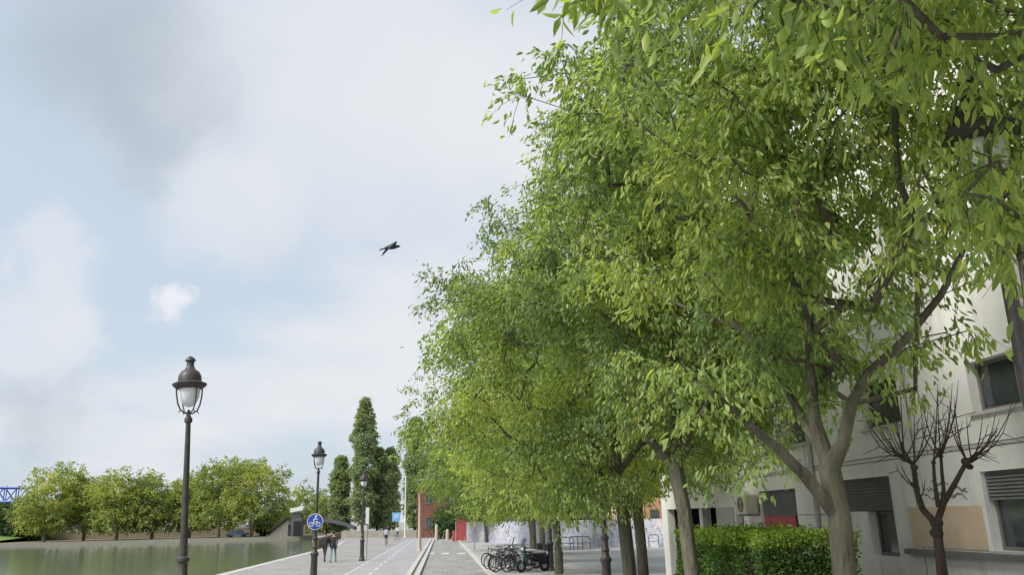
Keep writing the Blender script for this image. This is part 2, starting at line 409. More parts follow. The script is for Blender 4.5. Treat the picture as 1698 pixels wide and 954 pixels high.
def grow(seedP, seedPar, targets, origin, step=.55, jitter=.06, sag=.0, rs=None):
    rs = rs or random
    P = [np.array(p, float) for p in seedP]; par = list(seedPar)
    order = np.argsort(np.linalg.norm(targets - np.array(origin), axis=1))
    A = np.array(P)
    ends = []
    for ti in order:
        tgt = targets[ti]
        d = np.linalg.norm(A - tgt, axis=1)
        # favour nodes nearer to the origin a little, so limbs sweep outward
        out_ = np.linalg.norm(A - np.array(origin), axis=1)
        j = int(np.argmin(d + .25 * out_ + np.where(A[:, 2] > tgt[2] + 1.0, 2.0, 0) + 5 * (np.arange(len(A)) < FIXED)))
        L_ = d[j]; ns = max(1, int(L_ / step)); a = A[j]
        new = []
        for q in range(1, ns + 1):
            t_ = q / ns; p = a * (1 - t_) + tgt * t_
            if q < ns: p = p + np.array([rs.uniform(-1, 1) for _ in range(3)]) * jitter + np.array([0, 0, .12 * L_ * math.sin(math.pi * t_)]) * (.6)
            par.append(j if q == 1 else len(P) - 1); P.append(p); new.append(p)
        ends.append(len(P) - 1)
        A = np.vstack([A, np.array(new)])
    return np.array(P), par, ends
FIXED = 2

def crown_targets(center, rad, nblob, nper, blobr, zmin, keep=None, shell=.55, seed=1):
    g = np.random.default_rng(seed); pts = []; tints = []
    center = np.array(center); rad = np.array(rad)
    lob = g.normal(size=(7, 3)); lob /= np.linalg.norm(lob, axis=1)[:, None]; amp = g.uniform(-.22, .2, 7)
    tries = 0; B = []
    while len(B) < nblob and tries < nblob * 60:
        tries += 1
        d = g.normal(size=3); d /= np.linalg.norm(d)
        k = shell + (1 - shell) * g.uniform() ** .6
        if g.uniform() < .22: k = g.uniform(.25, shell)
        s_ = 1 + sum(a * max(0, d @ l) ** 3 for a, l in zip(amp, lob))
        p = center + d * rad * k * s_
        if p[2] < zmin: continue
        if B and min(np.linalg.norm(q - p) for q in B) < blobr * .72: continue
        B.append(p)
    for b_ in B:
        bt = g.normal() * .2
        n_ = int(nper * g.uniform(.6, 1.35))
        q = b_ + g.normal(size=(n_, 3)) * np.array([1, 1, .75]) * blobr * .5
        for p in q:
            if p[2] < zmin - .3: continue
            if keep and not keep(p, g): continue
            pts.append(p); tints.append(bt)
    return np.array(pts), np.array(tints)

def spray(pts, tb, center, per, spread, ln, wd, droop=.9, seed=3, tmean=.42, tsd=.17, sky_side=0.0):
    g = np.random.default_rng(seed); n = len(pts) * per
    c_ = np.repeat(pts, per, 0); tint = np.repeat(tb, per)
    # drooping sprays: each cluster has 5 twigs, leaves hang in pairs along them
    ntw = 5; per_t = per // ntw
    tw = g.normal(size=(len(pts), ntw, 3)); tw[:, :, 2] = tw[:, :, 2] * .5 - .25
    tw /= np.linalg.norm(tw, axis=2)[:, :, None]
    idx = g.integers(0, ntw, n); ci = np.repeat(np.arange(len(pts)), per)
    d = tw[ci, idx]; t_ = g.uniform(.05, 1, n) ** .8
    pos = c_ + d * (t_ * spread * g.uniform(.9, 1.7, n))[:, None] - np.array([0, 0, 1]) * (t_ ** 2 * spread * .55)[:, None] + g.normal(size=(n, 3)) * spread * .14
    outw = pos - np.array(center); outw /= np.linalg.norm(outw, axis=1)[:, None] + 1e-6
    ax = d * .55 + outw * .3 + np.array([0, 0, -droop]) + g.normal(size=(n, 3)) * .45
    tint = np.clip(tmean + tint + g.normal(size=n) * tsd, 0, 1)
    l_ = ln * g.uniform(.65, 1.25, n); w_ = wd * g.uniform(.7, 1.2, n)
    global LAST_TW; LAST_TW = tw
    return pos, ax, l_, w_, tint

def twig_mesh(name, pts, tw, spread, m, parent):
    k, nt_ = tw.shape[:2]; d = tw.reshape(-1, 3); c_ = np.repeat(pts, nt_, 0); n = len(d)
    ring = []
    for t_, rad_ in ((0, .005), (.5, .0035), (1, .0015)):
        p = c_ + d * (t_ * spread * 1.4) - np.array([0, 0, 1]) * (t_ ** 2 * spread * .6)
        for j in range(3):
            a_ = 2 * math.pi * j / 3; ring.append(p + np.array([math.cos(a_), math.sin(a_), 0]) * rad_)
    V = np.stack(ring, 1).reshape(-1, 3); b_ = (np.arange(n) * 9)[:, None]
    q = np.array([[s_ * 3 + j, s_ * 3 + (j + 1) % 3, (s_ + 1) * 3 + (j + 1) % 3, (s_ + 1) * 3 + j] for s_ in (0, 1) for j in range(3)])
    Fa = (b_[:, :, None] + q[None]).reshape(-1, 4)
    me = bpy.data.meshes.new(name); me.vertices.add(len(V)); me.vertices.foreach_set('co', V.astype(np.float32).ravel())
    me.loops.add(Fa.size); me.loops.foreach_set('vertex_index', Fa.astype(np.int32).ravel())
    me.polygons.add(len(Fa)); me.polygons.foreach_set('loop_start', (np.arange(len(Fa)) * 4).astype(np.int32)); me.update(calc_edges=True)
    me.materials.append(m); o = bpy.data.objects.new(name, me); C.objects.link(o); o.parent = parent; return o

def make_tree(name, label, base, limbs, center, rad, nblob, nper, blobr, zmin, per, spread, ln, wd, trunk_r, m='leaf', mb='bark', group=None, keep=None, seed=1, tmean=.42, droop=.9, shell=.55, cat='tree', extra=None):
    """limbs: trunk polyline first (from the base), then limb polylines starting at a trunk index."""
    global FIXED
    root = thing(name, label, cat, base, 0, group)
    base = np.array(base, float)
    P = [np.array(p) - base for p in limbs[0]]; par = [-1] + list(range(len(P) - 1)); FIXED = max(1, len(P) - 1)
    rmin = {}
    for lm in limbs[1:]:
        st, pl = lm[0], lm[1]; pi = st
        if len(lm) > 2:
            for q_ in range(len(pl)): rmin[len(P) + q_] = lm[2][0] + (lm[2][1] - lm[2][0]) * q_ / max(1, len(pl) - 1)
        for p in pl: P.append(np.array(p) - base); par.append(pi); pi = len(P) - 1
    ctr = np.array(center) - base
    kp = (lambda p, g: keep(p + base, g)) if keep else None
    pts, tb = crown_targets(ctr, rad, nblob, nper, blobr, zmin, kp, shell, seed)
    if extra: pts = np.vstack([pts, np.array([np.array(e_) - base for e_ in extra])]); tb = np.concatenate([tb, np.zeros(len(extra))])
    rs = random.Random(seed)
    P2, par2, ends = grow(P, par, pts, P[FIXED], rs=rs)
    # order par so parents come first (they do); limbs radii via pipe model
    skeleton_mesh('trunk', P2, par2, .006, trunk_r, M[mb], root, rmin=rmin)
    pos, ax, l_, w_, ti = spray(pts, tb, ctr, per, spread, ln, wd, droop, seed + 50, tmean)
    leaf_mesh('crown', pos, ax, l_, w_, ti, M[m], root)
    if ln < .14: twig_mesh('twigs', pts, LAST_TW, spread, M[mb], root)
    return root

# ================================================================ SETTING
BX = -11.2
bas = [(BX, -60), (BX, 92), (-14.5, 132), (-22, 150), (-24, 168), (-130, 168), (-130, -60)]
g = MB()
# ground sheet around the basin
z0 = 0.0
BIG = 1500
g.poly([(BX, -BIG, 0), (BIG, -BIG, 0), (BIG, 92, 0), (BX, 92, 0)])
g.poly([(BX, 92, 0), (BIG, 92, 0), (BIG, BIG, 0), (-24, BIG, 0), (-24, 168, 0), (-22, 150, 0), (-14.5, 132, 0)])
g.poly([(-24, 168, 0), (-24, BIG, 0), (-BIG, BIG, 0), (-BIG, 168, 0), (-130, 168, 0)])
g.poly([(-130, 168, 0), (-BIG, 168, 0), (-BIG, -BIG, 0), (-130, -BIG, 0), (-130, -60, 0)])
g.poly([(-130, -60, 0), (-130, -BIG, 0), (BX, -BIG, 0), (BX, -60, 0)])
struct('ground', g, M['quay'], 'pale grey concrete ground of the quay and the far bank')
w = MB(); w.poly([(-131, -61, -.7), (-10, -61, -.7), (-10, 169, -.7), (-131, 169, -.7)])
struct('water', w, M['water'], 'green still water of the canal basin reflecting the far trees', 'water')
q = MB()
for a, b_ in zip(bas, bas[1:] + bas[:1]):
    q.poly([(a[0], a[1], -2), (b_[0], b_[1], -2), (b_[0], b_[1], -.002), (a[0], a[1], -.002)])
struct('quay_wall', q, M['stone'], 'stone quay wall dropping into the basin water', 'quay wall')
cp = MB()   # coping stones
for a, b_ in zip(bas[:5], bas[1:6]):
    av, bv = Vector((*a, 0)), Vector((*b_, 0)); d = (bv - av).normalized(); nn = Vector((-d.y, d.x, 0)) * -1
    cp.poly([av + Vector((0, 0, .006)), bv + Vector((0, 0, .006)), bv + nn * .5 + Vector((0, 0, .006)), av + nn * .5 + Vector((0, 0, .006))])
struct('quay_coping', cp, M['kerb'], 'pale coping stones along the water edge', 'kerb')
cy = MB(); cy.poly([(-4.7, -60, .008), (-1.85, -60, .008), (-1.2, 115, .008), (-4.3, 115, .008)])
struct('cycle_path', cy, M['asphalt_light'], 'smooth grey asphalt cycle path beside the road', 'path')
rd = MB(); rd.poly([(-1.25, -60, .008), (2.3, -60, .008), (2.0, 104, .008), (-.6, 118, .008)])
struct('road', rd, M['setts'], 'grey stone sett road running away from the camera', 'road')
kb = MB()
def strip(mb, x0, x1, ya, xa0, xa1, yb, h):
    """raised strip from y=ya to y=yb, x range changes linearly"""
    k = len(mb.v)
    mb.v += [(x0, ya, 0), (x1, ya, 0), (x1, ya, h), (x0, ya, h), (xa0, yb, 0), (xa1, yb, 0), (xa1, yb, h), (xa0, yb, h)]
    mb.f += [tuple(k + i for i in q_) for q_ in ((3, 2, 6, 7), (1, 5, 6, 2), (0, 3, 7, 4), (0, 1, 2, 3), (4, 7, 6, 5))]
strip(kb, -1.85, -1.62, -60, -1.2, -1.0, 112, .13); 
strip(kb, -1.42, -1.22, -60, -.85, -.65, 112, .11)
struct('kerb', kb, M['kerb'], 'double raised kerb between cycle path and road', 'kerb')
kb = MB(); kb.poly([(-1.62, -60, .05), (-1.42, -60, .05), (-.85, 112, .05), (-1.0, 112, .05)])
struct('kerb_fill', kb, M['asphalt_light'], 'grey strip between the two kerbs', 'kerb')
kb = MB(); strip(kb, 2.3, 2.55, -60, 2.0, 2.25, 104, .1)
struct('kerb_right', kb, M['kerb'], 'kerb along the right edge of the sett road', 'kerb')
pv = MB(); pv.poly([(2.55, -60, .07), (30, -60, .07), (30, 100, .07), (2.25, 100, .07)])
struct('pavement', pv, M['pavement'], 'pale grey pavement under the trees', 'pavement')
dv = MB(); dv.poly([(6.6, 19, .078), (8.7, 19, .078), (14, 47, .078), (6.9, 47, .078)])
struct('driveway', dv, M['asphalt_light'], 'bluish asphalt driveway in front of the building', 'driveway')
mk = MB()
for i in range(26):
    y = 20 + i * 4.0; x = -3.3 + (y - 41) * (-.002)
    mk.poly([(x - .05, y, .013), (x + .05, y, .013), (x + .05, y + 2.6, .013), (x - .05, y + 2.6, .013)])
for px in (714, 739, 766):
    p = onG(px, 919); mk.poly([(p.x - .28, p.y - 1.2, .013), (p.x + .28, p.y - 1.2, .013), (p.x + .28, p.y + 1.2, .013), (p.x - .28, p.y + 1.2, .013)])
mk.poly([(-4.72, -60, .013), (-4.62, -60, .013), (-4.24, 112, .013), (-4.32, 112, .013)])
struct('road_marking', mk, M['paint'], 'worn white dashes painted on cycle path and road', 'marking')
bg_ = MB(); bg_.poly([(-130, 169, .006), (-25, 169, .006), (-25, 260, .006), (-130, 260, .006)]); struct('bank_ground', bg_, M['earth'], 'brown earth under the plane trees of the far bank')
# grassy slope on the far bank (left)
gs = MB()
P_ = []
for i in range(13):
    for j in range(7):
        x = -190 + i * 8.5; y = 172 + j * 8; h = 4.2 * math.exp(-((x + 122) / 30) ** 2) * math.sin(math.pi * min(1, (j + .0) / 4.5) / 2) ** 1.2
        P_.append((x, y, .02 + max(0, h) + .15 * math.sin(i * 2.1 + j)* (j > 0)))
gs.v = P_; gs.f = [(i * 7 + j, (i + 1) * 7 + j, (i + 1) * 7 + j + 1, i * 7 + j + 1) for i in range(12) for j in range(6)]
struct('grass_slope', gs, M['grass'], 'green grass slope at the left end of the far bank', 'slope')

# ================================================================ RIGHT BUILDING
FX = 8.8
bld = thing('apartment_building', 'long cream concrete building with dark shuttered windows behind the street trees', 'building', (FX, 33, 0))
BY = 33.0
def loc_(y): return y - BY
opens = []   # (y0,y1,z0,z1,type)
opens += [(20.2, 22.6, .9, 2.95, 'a'), (15.75, 18.6, 2.36, 3.03, 'b'), (15.75, 16.75, 1.5, 2.36, 'b2'), (10.2, 12.95, 1.72, 2.95, 'c'), (9.0, 12.85, 3.9, 4.72, 'd'),
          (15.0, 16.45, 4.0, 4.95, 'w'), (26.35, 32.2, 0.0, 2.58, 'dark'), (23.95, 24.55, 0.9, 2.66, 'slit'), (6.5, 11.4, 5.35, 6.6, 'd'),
          (18.6, 20.6, 4.0, 4.95, 'w'), (23, 25, 4.0, 4.95, 'w'), (27.5, 29.5, 4.0, 4.95, 'w'), (4.5, 7.5, 1.72, 2.95, 'c'), (4, 7, 3.9, 4.72, 'w'), (-1, 2, 1.72, 2.95, 'c')]
for zf in (6.9, 9.7):
    for y in (13.2, 17.4, 21.6, 25.8, 30): opens.append((y, y + 1.7, zf, zf + 1.15, 'w'))
for y in (0, 4, 8): opens.append((y, y + 1.7, 9.7, 10.85, 'w'))
ys = sorted({-6.0, BY} | {o_[0] for o_ in opens} | {o_[1] for o_ in opens}); zs = sorted({0.0, 12.5} | {o_[2] for o_ in opens} | {o_[3] for o_ in opens})
wl = MB(); DEP = .28
def inside(y, z): return any(a < y < b_ and c_ < z < d_ for a, b_, c_, d_, _k in opens)
for i in range(len(ys) - 1):
    for j in range(len(zs) - 1):
        if not inside((ys[i] + ys[i + 1]) / 2, (zs[j] + zs[j + 1]) / 2):
            wl.poly([(0, loc_(ys[i]), zs[j]), (0, loc_(ys[i]), zs[j + 1]), (0, loc_(ys[i + 1]), zs[j + 1]), (0, loc_(ys[i + 1]), zs[j])])
for a, b_, c_, d_, k in opens:
    D = DEP
    a, b_ = loc_(a), loc_(b_)
    wl.poly([(0, a, c_), (D, a, c_), (D, a, d_), (0, a, d_)]); wl.poly([(0, b_, c_), (0, b_, d_), (D, b_, d_), (D, b_, c_)])
    wl.poly([(0, a, d_), (D, a, d_), (D, b_, d_), (0, b_, d_)])
    if c_ > 0: wl.poly([(0, a, c_), (0, b_, c_), (D, b_, c_), (D, a, c_)])
wl.poly([(0, 0, 0), (0, 0, 12.5), (14, 0, 12.5), (14, 0, 0)]); wl.poly([(0, -39, 0), (14, -39, 0), (14, -39, 12.5), (0, -39, 12.5)]); wl.poly([(14, 0, 0), (14, -39, 0), (14, -39, 12.5), (14, 0, 12.5)])
wl.build('wall', M['facade'], bld)
rf = MB(); rf.box(-.18, 14.2, -39.2, .2, 12.5, 12.8); rf.build('roof', M['facade'], bld)
# panel joints, thin recessed-look strips standing 3 mm proud
jt = MB()
for z, ya, yb in ((2.3, 22.65, 23.9), (2.3, 18.65, 20.15), (3.32, -6, 33), (6.0, 11.5, 33), (8.7, -6, 33)): jt.box(-.004, 0.01, loc_(ya), loc_(yb), z, z + .018)
for y in (14.3, 19.4, 26.9): jt.box(-.004, .01, loc_(y), loc_(y) + .02, 3.34, 5.95)
jt.box(-.004, .01, loc_(14.9), loc_(14.92), 0, 3.3)
jt.build('panel_joint', M['frame'], bld)
for a, b_, c_, d_, k in opens:
    ya, yb = loc_(a), loc_(b_)
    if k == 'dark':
        MB().poly([(3.99, ya, 0), (3.99, yb, 0), (3.99, yb, d_), (3.99, ya, d_)]).poly([(.28, yb, 0), (.28, yb, d_), (3.99, yb, d_), (3.99, yb, 0)]).poly([(.28, ya, 0), (3.99, ya, 0), (3.99, ya, d_), (.28, ya, d_)]).poly([(.28, ya, d_), (3.99, ya, d_), (3.99, yb, d_), (.28, yb, d_)]).build('porch_shade_lining', M['dark'], bld)  # near-black inner faces paint the shade inside the deep opening
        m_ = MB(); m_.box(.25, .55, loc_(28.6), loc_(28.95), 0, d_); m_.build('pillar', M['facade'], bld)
        m_ = MB(); m_.box(2.5, 2.6, ya, yb, 0, d_ - .003); m_.build('porch_shade_sheet', M['dark'], bld)  # dark sheet added across the porch, standing for its inner shade
        continue
    fr = MB(); e = .06; X0 = .17
    fr.box(X0, X0 + .05, ya, ya + e, c_, d_); fr.box(X0, X0 + .05, yb - e, yb, c_, d_); fr.box(X0, X0 + .05, ya + e, yb - e, c_, c_ + e); fr.box(X0, X0 + .05, ya + e, yb - e, d_ - e, d_)
    if b_ - a > 1.2:
        nm = int((b_ - a) / .95)
        for q_ in range(1, nm): yy = ya + (yb - ya) * q_ / nm; fr.box(X0 + .003, X0 + .047, yy - .03, yy + .03, c_ + e, d_ - e)
    wobj = fr.build('window', M['frame'], bld)
    pane = MB(); pane.poly([(X0 + .03, ya, c_), (X0 + .03, ya, d_), (X0 + .03, yb, d_), (X0 + .03, yb, c_)]); pane.build('pane', M['glass'], wobj)
    if k in ('a', 'b', 'c'):
        zb = {'a': 2.3, 'b': 2.38, 'c': 2.5}[k]; sh = MB(); nsl = int((d_ - zb) / .055)
        for q_ in range(nsl):
            z = zb + (d_ - zb) * q_ / nsl; zt = z + (d_ - zb) / nsl
            sh.poly([(.06, ya + .01, z), (.06, yb - .01, z), (.1, yb - .01, zt), (.1, ya + .01, zt)]); sh.poly([(.06, ya + .01, z), (.1, ya + .01, z), (.1, yb - .01, z), (.06, yb - .01, z)])
        sh.build('roller_shutter', M['shutter'], bld)
    if k == 'a':
        m_ = MB(); m_.box(.08, .14, ya + .35, yb - .05, c_, 2.29); m_.build('red_panel', M['red'], bld)
    if k == 'w' or k == 'c' or k == 'd':
        m_ = MB(); m_.box(-.06, .15, ya - .05, yb + .05, c_ - .06, c_ - .003); m_.build('sill', M['kerb'], bld)
m_ = MB(); m_.box(-.16, -.003, loc_(9.8), loc_(15.3), 1.58, 1.68); m_.build('ledge', M['frame'], bld)
m_ = MB(); m_.box(-.022, -.003, loc_(13.05), loc_(15.2), 1.72, 2.42); m_.build('peach_panel', M['peach'], bld)
m_ = MB(); m_.box(-.06, -.003, loc_(24.7), loc_(26.2), 0, 2.55); m_.build('door', mat('door_grey', (.36, .36, .36), .7, (.46, .45, .44), 2), bld)
m_ = MB(); m_.tube([(-.03, loc_(14.7), 3.3), (-.03, loc_(14.7), 5.9)], .012, 6); m_.build('cable', M['frame'], bld)
m_ = MB(); m_.tube([(-.06, loc_(19.0), .1), (-.06, loc_(19.0), 12.3)], .05, 10); m_.build('downpipe', M['kerb'], bld, smooth=True)
m_ = MB(); m_.tube([(-.03, loc_(9), 3.42), (-.03, loc_(12), 3.39), (-.03, loc_(16), 3.41), (-.03, loc_(23), 3.38), (-.03, loc_(31), 3.41)], .01, 5); m_.build('cable', M['frame'], bld)
# scribbled tags by the ledge
gt = MB()
for k in range(7):
    y = 13.3 + random.uniform(0, 1.3); z = 2.55 + random.uniform(0, .3)
    gt.tube([(-.008, loc_(y + .12 * i), z + .05 * math.sin(i * 1.9 + k) + .01 * i) for i in range(5)], .012, 4)
gt.build('graffiti_scribble', M['shutter'], bld)
# air conditioner hung on the facade
ac = thing('air_conditioner', 'beige air conditioning unit hanging left of the red-panelled window', 'air conditioner', (FX, 22.95, 2.35))
m_ = MB(); m_.box(-.42, -.06, -.38, .38, 0, .52); m_.build('casing', mat('beige', (.5, .46, .38), .6), ac, bevel=.02)
m_ = MB(); m_.torus((-.43, 0, .26), (1, 0, 0), .19, .012, 20, 5)
for i in range(4): m_.torus((-.43, 0, .26), (1, 0, 0), .04 + i * .035, .004, 16, 4)
m_.build('fan_grille', M['dark'], ac)
m_ = MB(); m_.box(-.4, 0, -.3, -.26, -.05, -.002); m_.build('bracket', M['steel'], ac); m_ = MB(); m_.box(-.4, 0, .26, .3, -.05, -.002); m_.build('bracket', M['steel'], ac)

# ================================================================ END OF STREET
# graffiti wall, dark mesh above
def wall_run(name, label, pts, h, th, m, cat='wall'):
    mb = MB()
    for a, b_ in zip(pts, pts[1:]):
        a = Vector((*a, 0)); b_ = Vector((*b_, 0)); d = (b_ - a); mb.box(0, d.length, -th / 2, th / 2, 0, h, math.atan2(d.y, d.x), a)
    o = mb.build(name, m); return tag(o, label, cat)
wall_run('graffiti_wall', 'low wall covered in blue and lilac graffiti at the end of the pavement', [(3.0, 92.8), (12.4, 66.7), (19.5, 58)], 2.1, .25, M['graffiti'])
sc = MB()
a = Vector((6.2, 84.3, 0)); b_ = Vector((12.4, 67.1, 0)); d = b_ - a
sc.box(0, d.length, .2, .3, .0, 2.9, math.atan2(d.y, d.x), a)
tag(sc.build('screen_fence', M['grey_box']), 'dark screen fence rising behind the graffiti wall', 'fence')
ob = thing('orange_building', 'small peach and orange rendered building beyond the graffiti wall', 'building', (16.2, 68, 0))
m_ = MB(); m_.box(-1.6, .2, 0, 6, 0, 3.5); m_.build('wall', M['peach'], ob)
m_ = MB(); m_.box(.203, 3.4, -.2, 6, 0, 3.75); m_.build('orange_wall', M['orange'], ob)
m_ = MB(); m_.box(.9, 1.6, -.26, -.203, 1.9, 2.8); m_.build('window', M['glass'], ob)
m_ = MB(); m_.box(-1.7, .1, -.1, 6.1, 3.503, 3.65); m_.build('roof', M['stone'], ob)
bb = thing('brick_building', 'dark red brick building closing the end of the street', 'building', (-3.3, 122, 0))
m_ = MB(); m_.box(0, 16, 0, 12, 0, 7.9); m_.build('wall', M['brick'], bb)
m_ = MB(); m_.box(-.15, 16.15, -.15, 12.15, 7.903, 8.2); m_.build('roof', M['stone'], bb)
for i in range(5):
    for j in range(2):
        f_ = MB(); x = 1.2 + i * 3; z = 1.2 + j * 3.4
        f_.box(x, x + 1.1, -.06, -.003, z, z + 1.7); w_ = f_.build('window', M['frame'], bb)
        p_ = MB(); p_.box(x + .1, x + .5, -.075, -.063, z + .1, z + 1.6); p_.box(x + .6, x + 1, -.075, -.063, z + .1, z + 1.6); p_.build('pane', M['glass'], w_)
# red gate
gt_ = thing('red_gate', 'bright red metal gate panel between brick building and graffiti wall', 'gate', (2.3, 96.5, 0))
m_ = MB(); m_.box(-.9, -.5, -.1, .1, 0, 1.2); m_.box(-.45, .45, -.06, .06, 0, 3.9); m_.box(.5, 1.15, -.05, .05, 0, 3.4); m_.build('panel', mat('gate_red', (.45, .09, .09), .6, (.33, .06, .06), 3), gt_, bevel=.02)
m_ = MB(); m_.tube([(-.48, -.08, 0), (-.48, -.08, 4.2)], .05); m_.tube([(1.2, -.08, 0), (1.2, -.08, 3.7)], .05); m_.build('gate_post', M['palewood'], gt_)
wall_run('parapet_wall', 'low beige stone parapet behind the cyclists', [(-15.5, 136), (-3.2, 131)], 1.0, .35, M['stone'])
wall_run('basin_end_wall', 'low brown timber wall where the basin narrows', [(-11.9, 84), (-12.4, 94), (-15.2, 132)], .95, .3, M['wood'])
wall_run('bank_wall', 'long pale wall behind the plane trees on the far bank', [(-96, 196), (-30, 194)], 1.7, .4, M['earth'])
# far rear building behind wall, hidden mostly
def blockhouse(name, label, x, y, w, d, h, m, nx, nz, zb=1.0):
    b0 = thing(name, label, 'building', (x, y, 0))
    q_ = MB(); q_.box(0, w, 0, d, 0, h); q_.build('wall', m, b0)
    q_ = MB(); q_.box(-.2, w + .2, -.2, d + .2, h + .003, h + .4); q_.build('roof', M['stone'], b0)
    for i in range(nx):
        for j in range(nz):
            sx = w / nx; xx = sx * (i + .5); zz_ = zb + j * 3
            f_ = MB(); f_.box(xx - .6, xx + .6, -.05, -.003, zz_, zz_ + 1.5); w_ = f_.build('window', M['frame'], b0)
            p_ = MB(); p_.box(xx - .5, xx - .03, -.065, -.053, zz_ + .1, zz_ + 1.4); p_.box(xx + .03, xx + .5, -.065, -.053, zz_ + .1, zz_ + 1.4); p_.build('pane', M['glass'], w_)
    return b0
blockhouse('grey_building', 'grey rendered building far behind the graffiti wall', 16, 112, 30, 10, 9, mat('render_grey', (.33, .33, .35), .9, (.4, .4, .41), 2), 8, 3)
blockhouse('pale_building', 'pale low building half hidden behind the far bank trees', -78, 206, 30, 10, 5.2, M['facade'], 9, 1)

# blue lattice bridge at far left
tb_ = thing('truss_bridge', 'bright blue steel lattice bridge over the trees at far left', 'bridge', (-150, 226, 0))
for s_ in (0, 5):
    m_ = MB(); Pz, Qz = 9.5, 13.2
    m_.tube([(0, s_, Pz), (42, s_, Pz)], .28, 6)
    m_.tube([(0, s_, Qz + .4), (20, s_, Qz + .4), (42, s_, Qz - .3)], .28, 6)
    for i in range(15):
        x = i * 3; m_.tube([(x, s_, Pz), (x, s_, Qz + .3)], .14, 5)
        if i < 14: m_.tube([(x, s_, Pz if i % 2 else Qz + .2), (x + 3, s_, Qz + .2 if i % 2 else Pz)], .16, 5)
    m_.build('truss', M['blue'], tb_)
m_ = MB(); m_.box(0, 42, 0, 5, 9.0, 9.4); m_.build('deck', M['grey_box'], tb_)
for x in (3, 38): m_ = MB(); m_.box(x, x + 1.2, 1, 4, 0, 9); m_.build('pier', M['stone'], tb_)

# lock footbridge + kiosk
fb = thing('lock_footbridge', 'grey arched footbridge with stairs over the lock beyond the water', 'bridge', (-30, 168.5, 0))
def L3(px, py, y): p = onY(px, py, y); return (p.x + 30, y - 168.5, p.z)
m_ = MB()
dk = [L3(480, 866, 170), L3(510, 862, 170), L3(545, 861, 170), L3(570, 866, 170), L3(590, 874, 170)]
for a, b_ in zip(dk, dk[1:]):
    k = len(m_.v)
    m_.v += [(a[0], 0, a[2]), (a[0], 3, a[2]), (b_[0], 3, b_[2]), (b_[0], 0, b_[2]), (a[0], 0, a[2] - .7), (a[0], 3, a[2] - .7), (b_[0], 3, b_[2] - .7), (b_[0], 0, b_[2] - .7)]
    m_.f += [tuple(k + i for i in q_) for q_ in ((0, 3, 2, 1), (4, 5, 6, 7), (0, 4, 7, 3), (1, 2, 6, 5))]
m_.build('deck', M['grey_box'], fb)
m_ = MB(); a = L3(446, 893, 170); b_ = L3(480, 864, 170); ns = 16
for i in range(ns):
    x0_ = a[0] + (b_[0] - a[0]) * i / ns; x1_ = a[0] + (b_[0] - a[0]) * (i + 1) / ns; z_ = .05 + (b_[2]) * (i + 1) / ns
    m_.box(x0_, x1_, .3, 2.7, 0, z_)
m_.build('stairs', M['stone'], fb)
m_ = MB()
for s_ in (.1, 2.9):
    m_.tube([(a[0], s_, 1.0), (b_[0], s_, b_[2] + 1.0)] + [(p[0], s_, p[2] + 1.0) for p in dk[1:]], .06, 5)
    for i in range(12): t_ = i / 11; m_.tube([(a[0] + (b_[0] - a[0]) * t_, s_, b_[2] * t_), (a[0] + (b_[0] - a[0]) * t_, s_, b_[2] * t_ + 1)], .04, 4)
m_.build('railing', M['iron'], fb)
kz = thing('lock_kiosk', 'dark lock keeper kiosk with pale overhanging roof under the footbridge end', 'kiosk', (onY(491, 880, 165).x, 165, 0))
m_ = MB(); m_.box(-1.0, 1.0, 0, 2.2, 0, 3.4); m_.build('wall', M['grey_box'], kz)
m_ = MB(); m_.box(-.5, .9, -.06, -.003, 0, 2.8); m_.build('door', M['dark'], kz)
m_ = MB(); m_.box(-.8, .6, .3, 2, 3.403, 4.4); m_.build('cabin', M['glass'], kz)
m_ = MB(); m_.v = [(-1.3, 0, 4.4), (1.0, 0, 4.8), (1.0, 2.5, 4.8), (-1.3, 2.5, 4.4), (-1.3, 0, 5.2), (1.3, 0, 5.6), (1.3, 2.5, 5.6), (-1.3, 2.5, 5.2)]; m_.f = [(0, 3, 2, 1), (4, 5, 6, 7), (0, 1, 5, 4), (1, 2, 6, 5), (2, 3, 7, 6), (3, 0, 4, 7)]
m_.build('roof', M['white'], kz)

# ================================================================ TREES OF THE RIGHT ROW
def yy_(px, py, y): return tuple(onY(px, py, y))
EX0 = [onY(px, py, y) for px, py, y in ((940, -25, 4.2), (960, -60, 4.2), (1000, -30, 4.2), (1060, -10, 4.2), (1100, -40, 4), (1180, -30, 4), (1260, 0, 3.8), (1370, 10, 3.6), (1420, 20, 3.6), (1330, -10, 3.6), (1500, 0, 3.8), (1560, 60, 4), (1600, 320, 4.8), (1650, 330, 4.6), (1690, 280, 4.4), (1640, 400, 5), (1690, 430, 4.6), (1670, 60, 4), (1580, 300, 5.2), (1690, 360, 4.6), (1655, 265, 5.0), (1600, 245, 5.1), (1640, 290, 5.4), (1610, 270, 5.4))]
EX1 = [onY(px, py, y) for px, py, y in ((1180, 650, 7.5), (1150, 630, 7.5), (1215, 655, 7.6), (1160, 690, 7.4), (1240, 640, 7.8), (1200, 600, 7.6), (1130, 600, 7.6), (1110, 650, 7.7), (1250, 770, 9.5), (1215, 740, 9.5), (1190, 770, 9.8), (1280, 740, 9.6), (1015, 60, 6.5), (1010, 120, 6.5), (1050, 100, 6), (1000, 200, 7), (1080, 40, 6), (1020, 20, 6.2), (1010, 20, 6.8), (1100, 150, 6.2), (1040, 190, 6.6))]
def keep1(p, g):
    if p[0] > 4.6 and p[2] < 5.7: return g.uniform() < .22
    if p[0] > 5.6: return g.uniform() < .6
    if p[2] < 3.6 and p[0] > 3: return g.uniform() < .4
    return True
T1b = tuple(onY(1408, 960, 8.4)); T1b = (4.12, 8.4, 0)
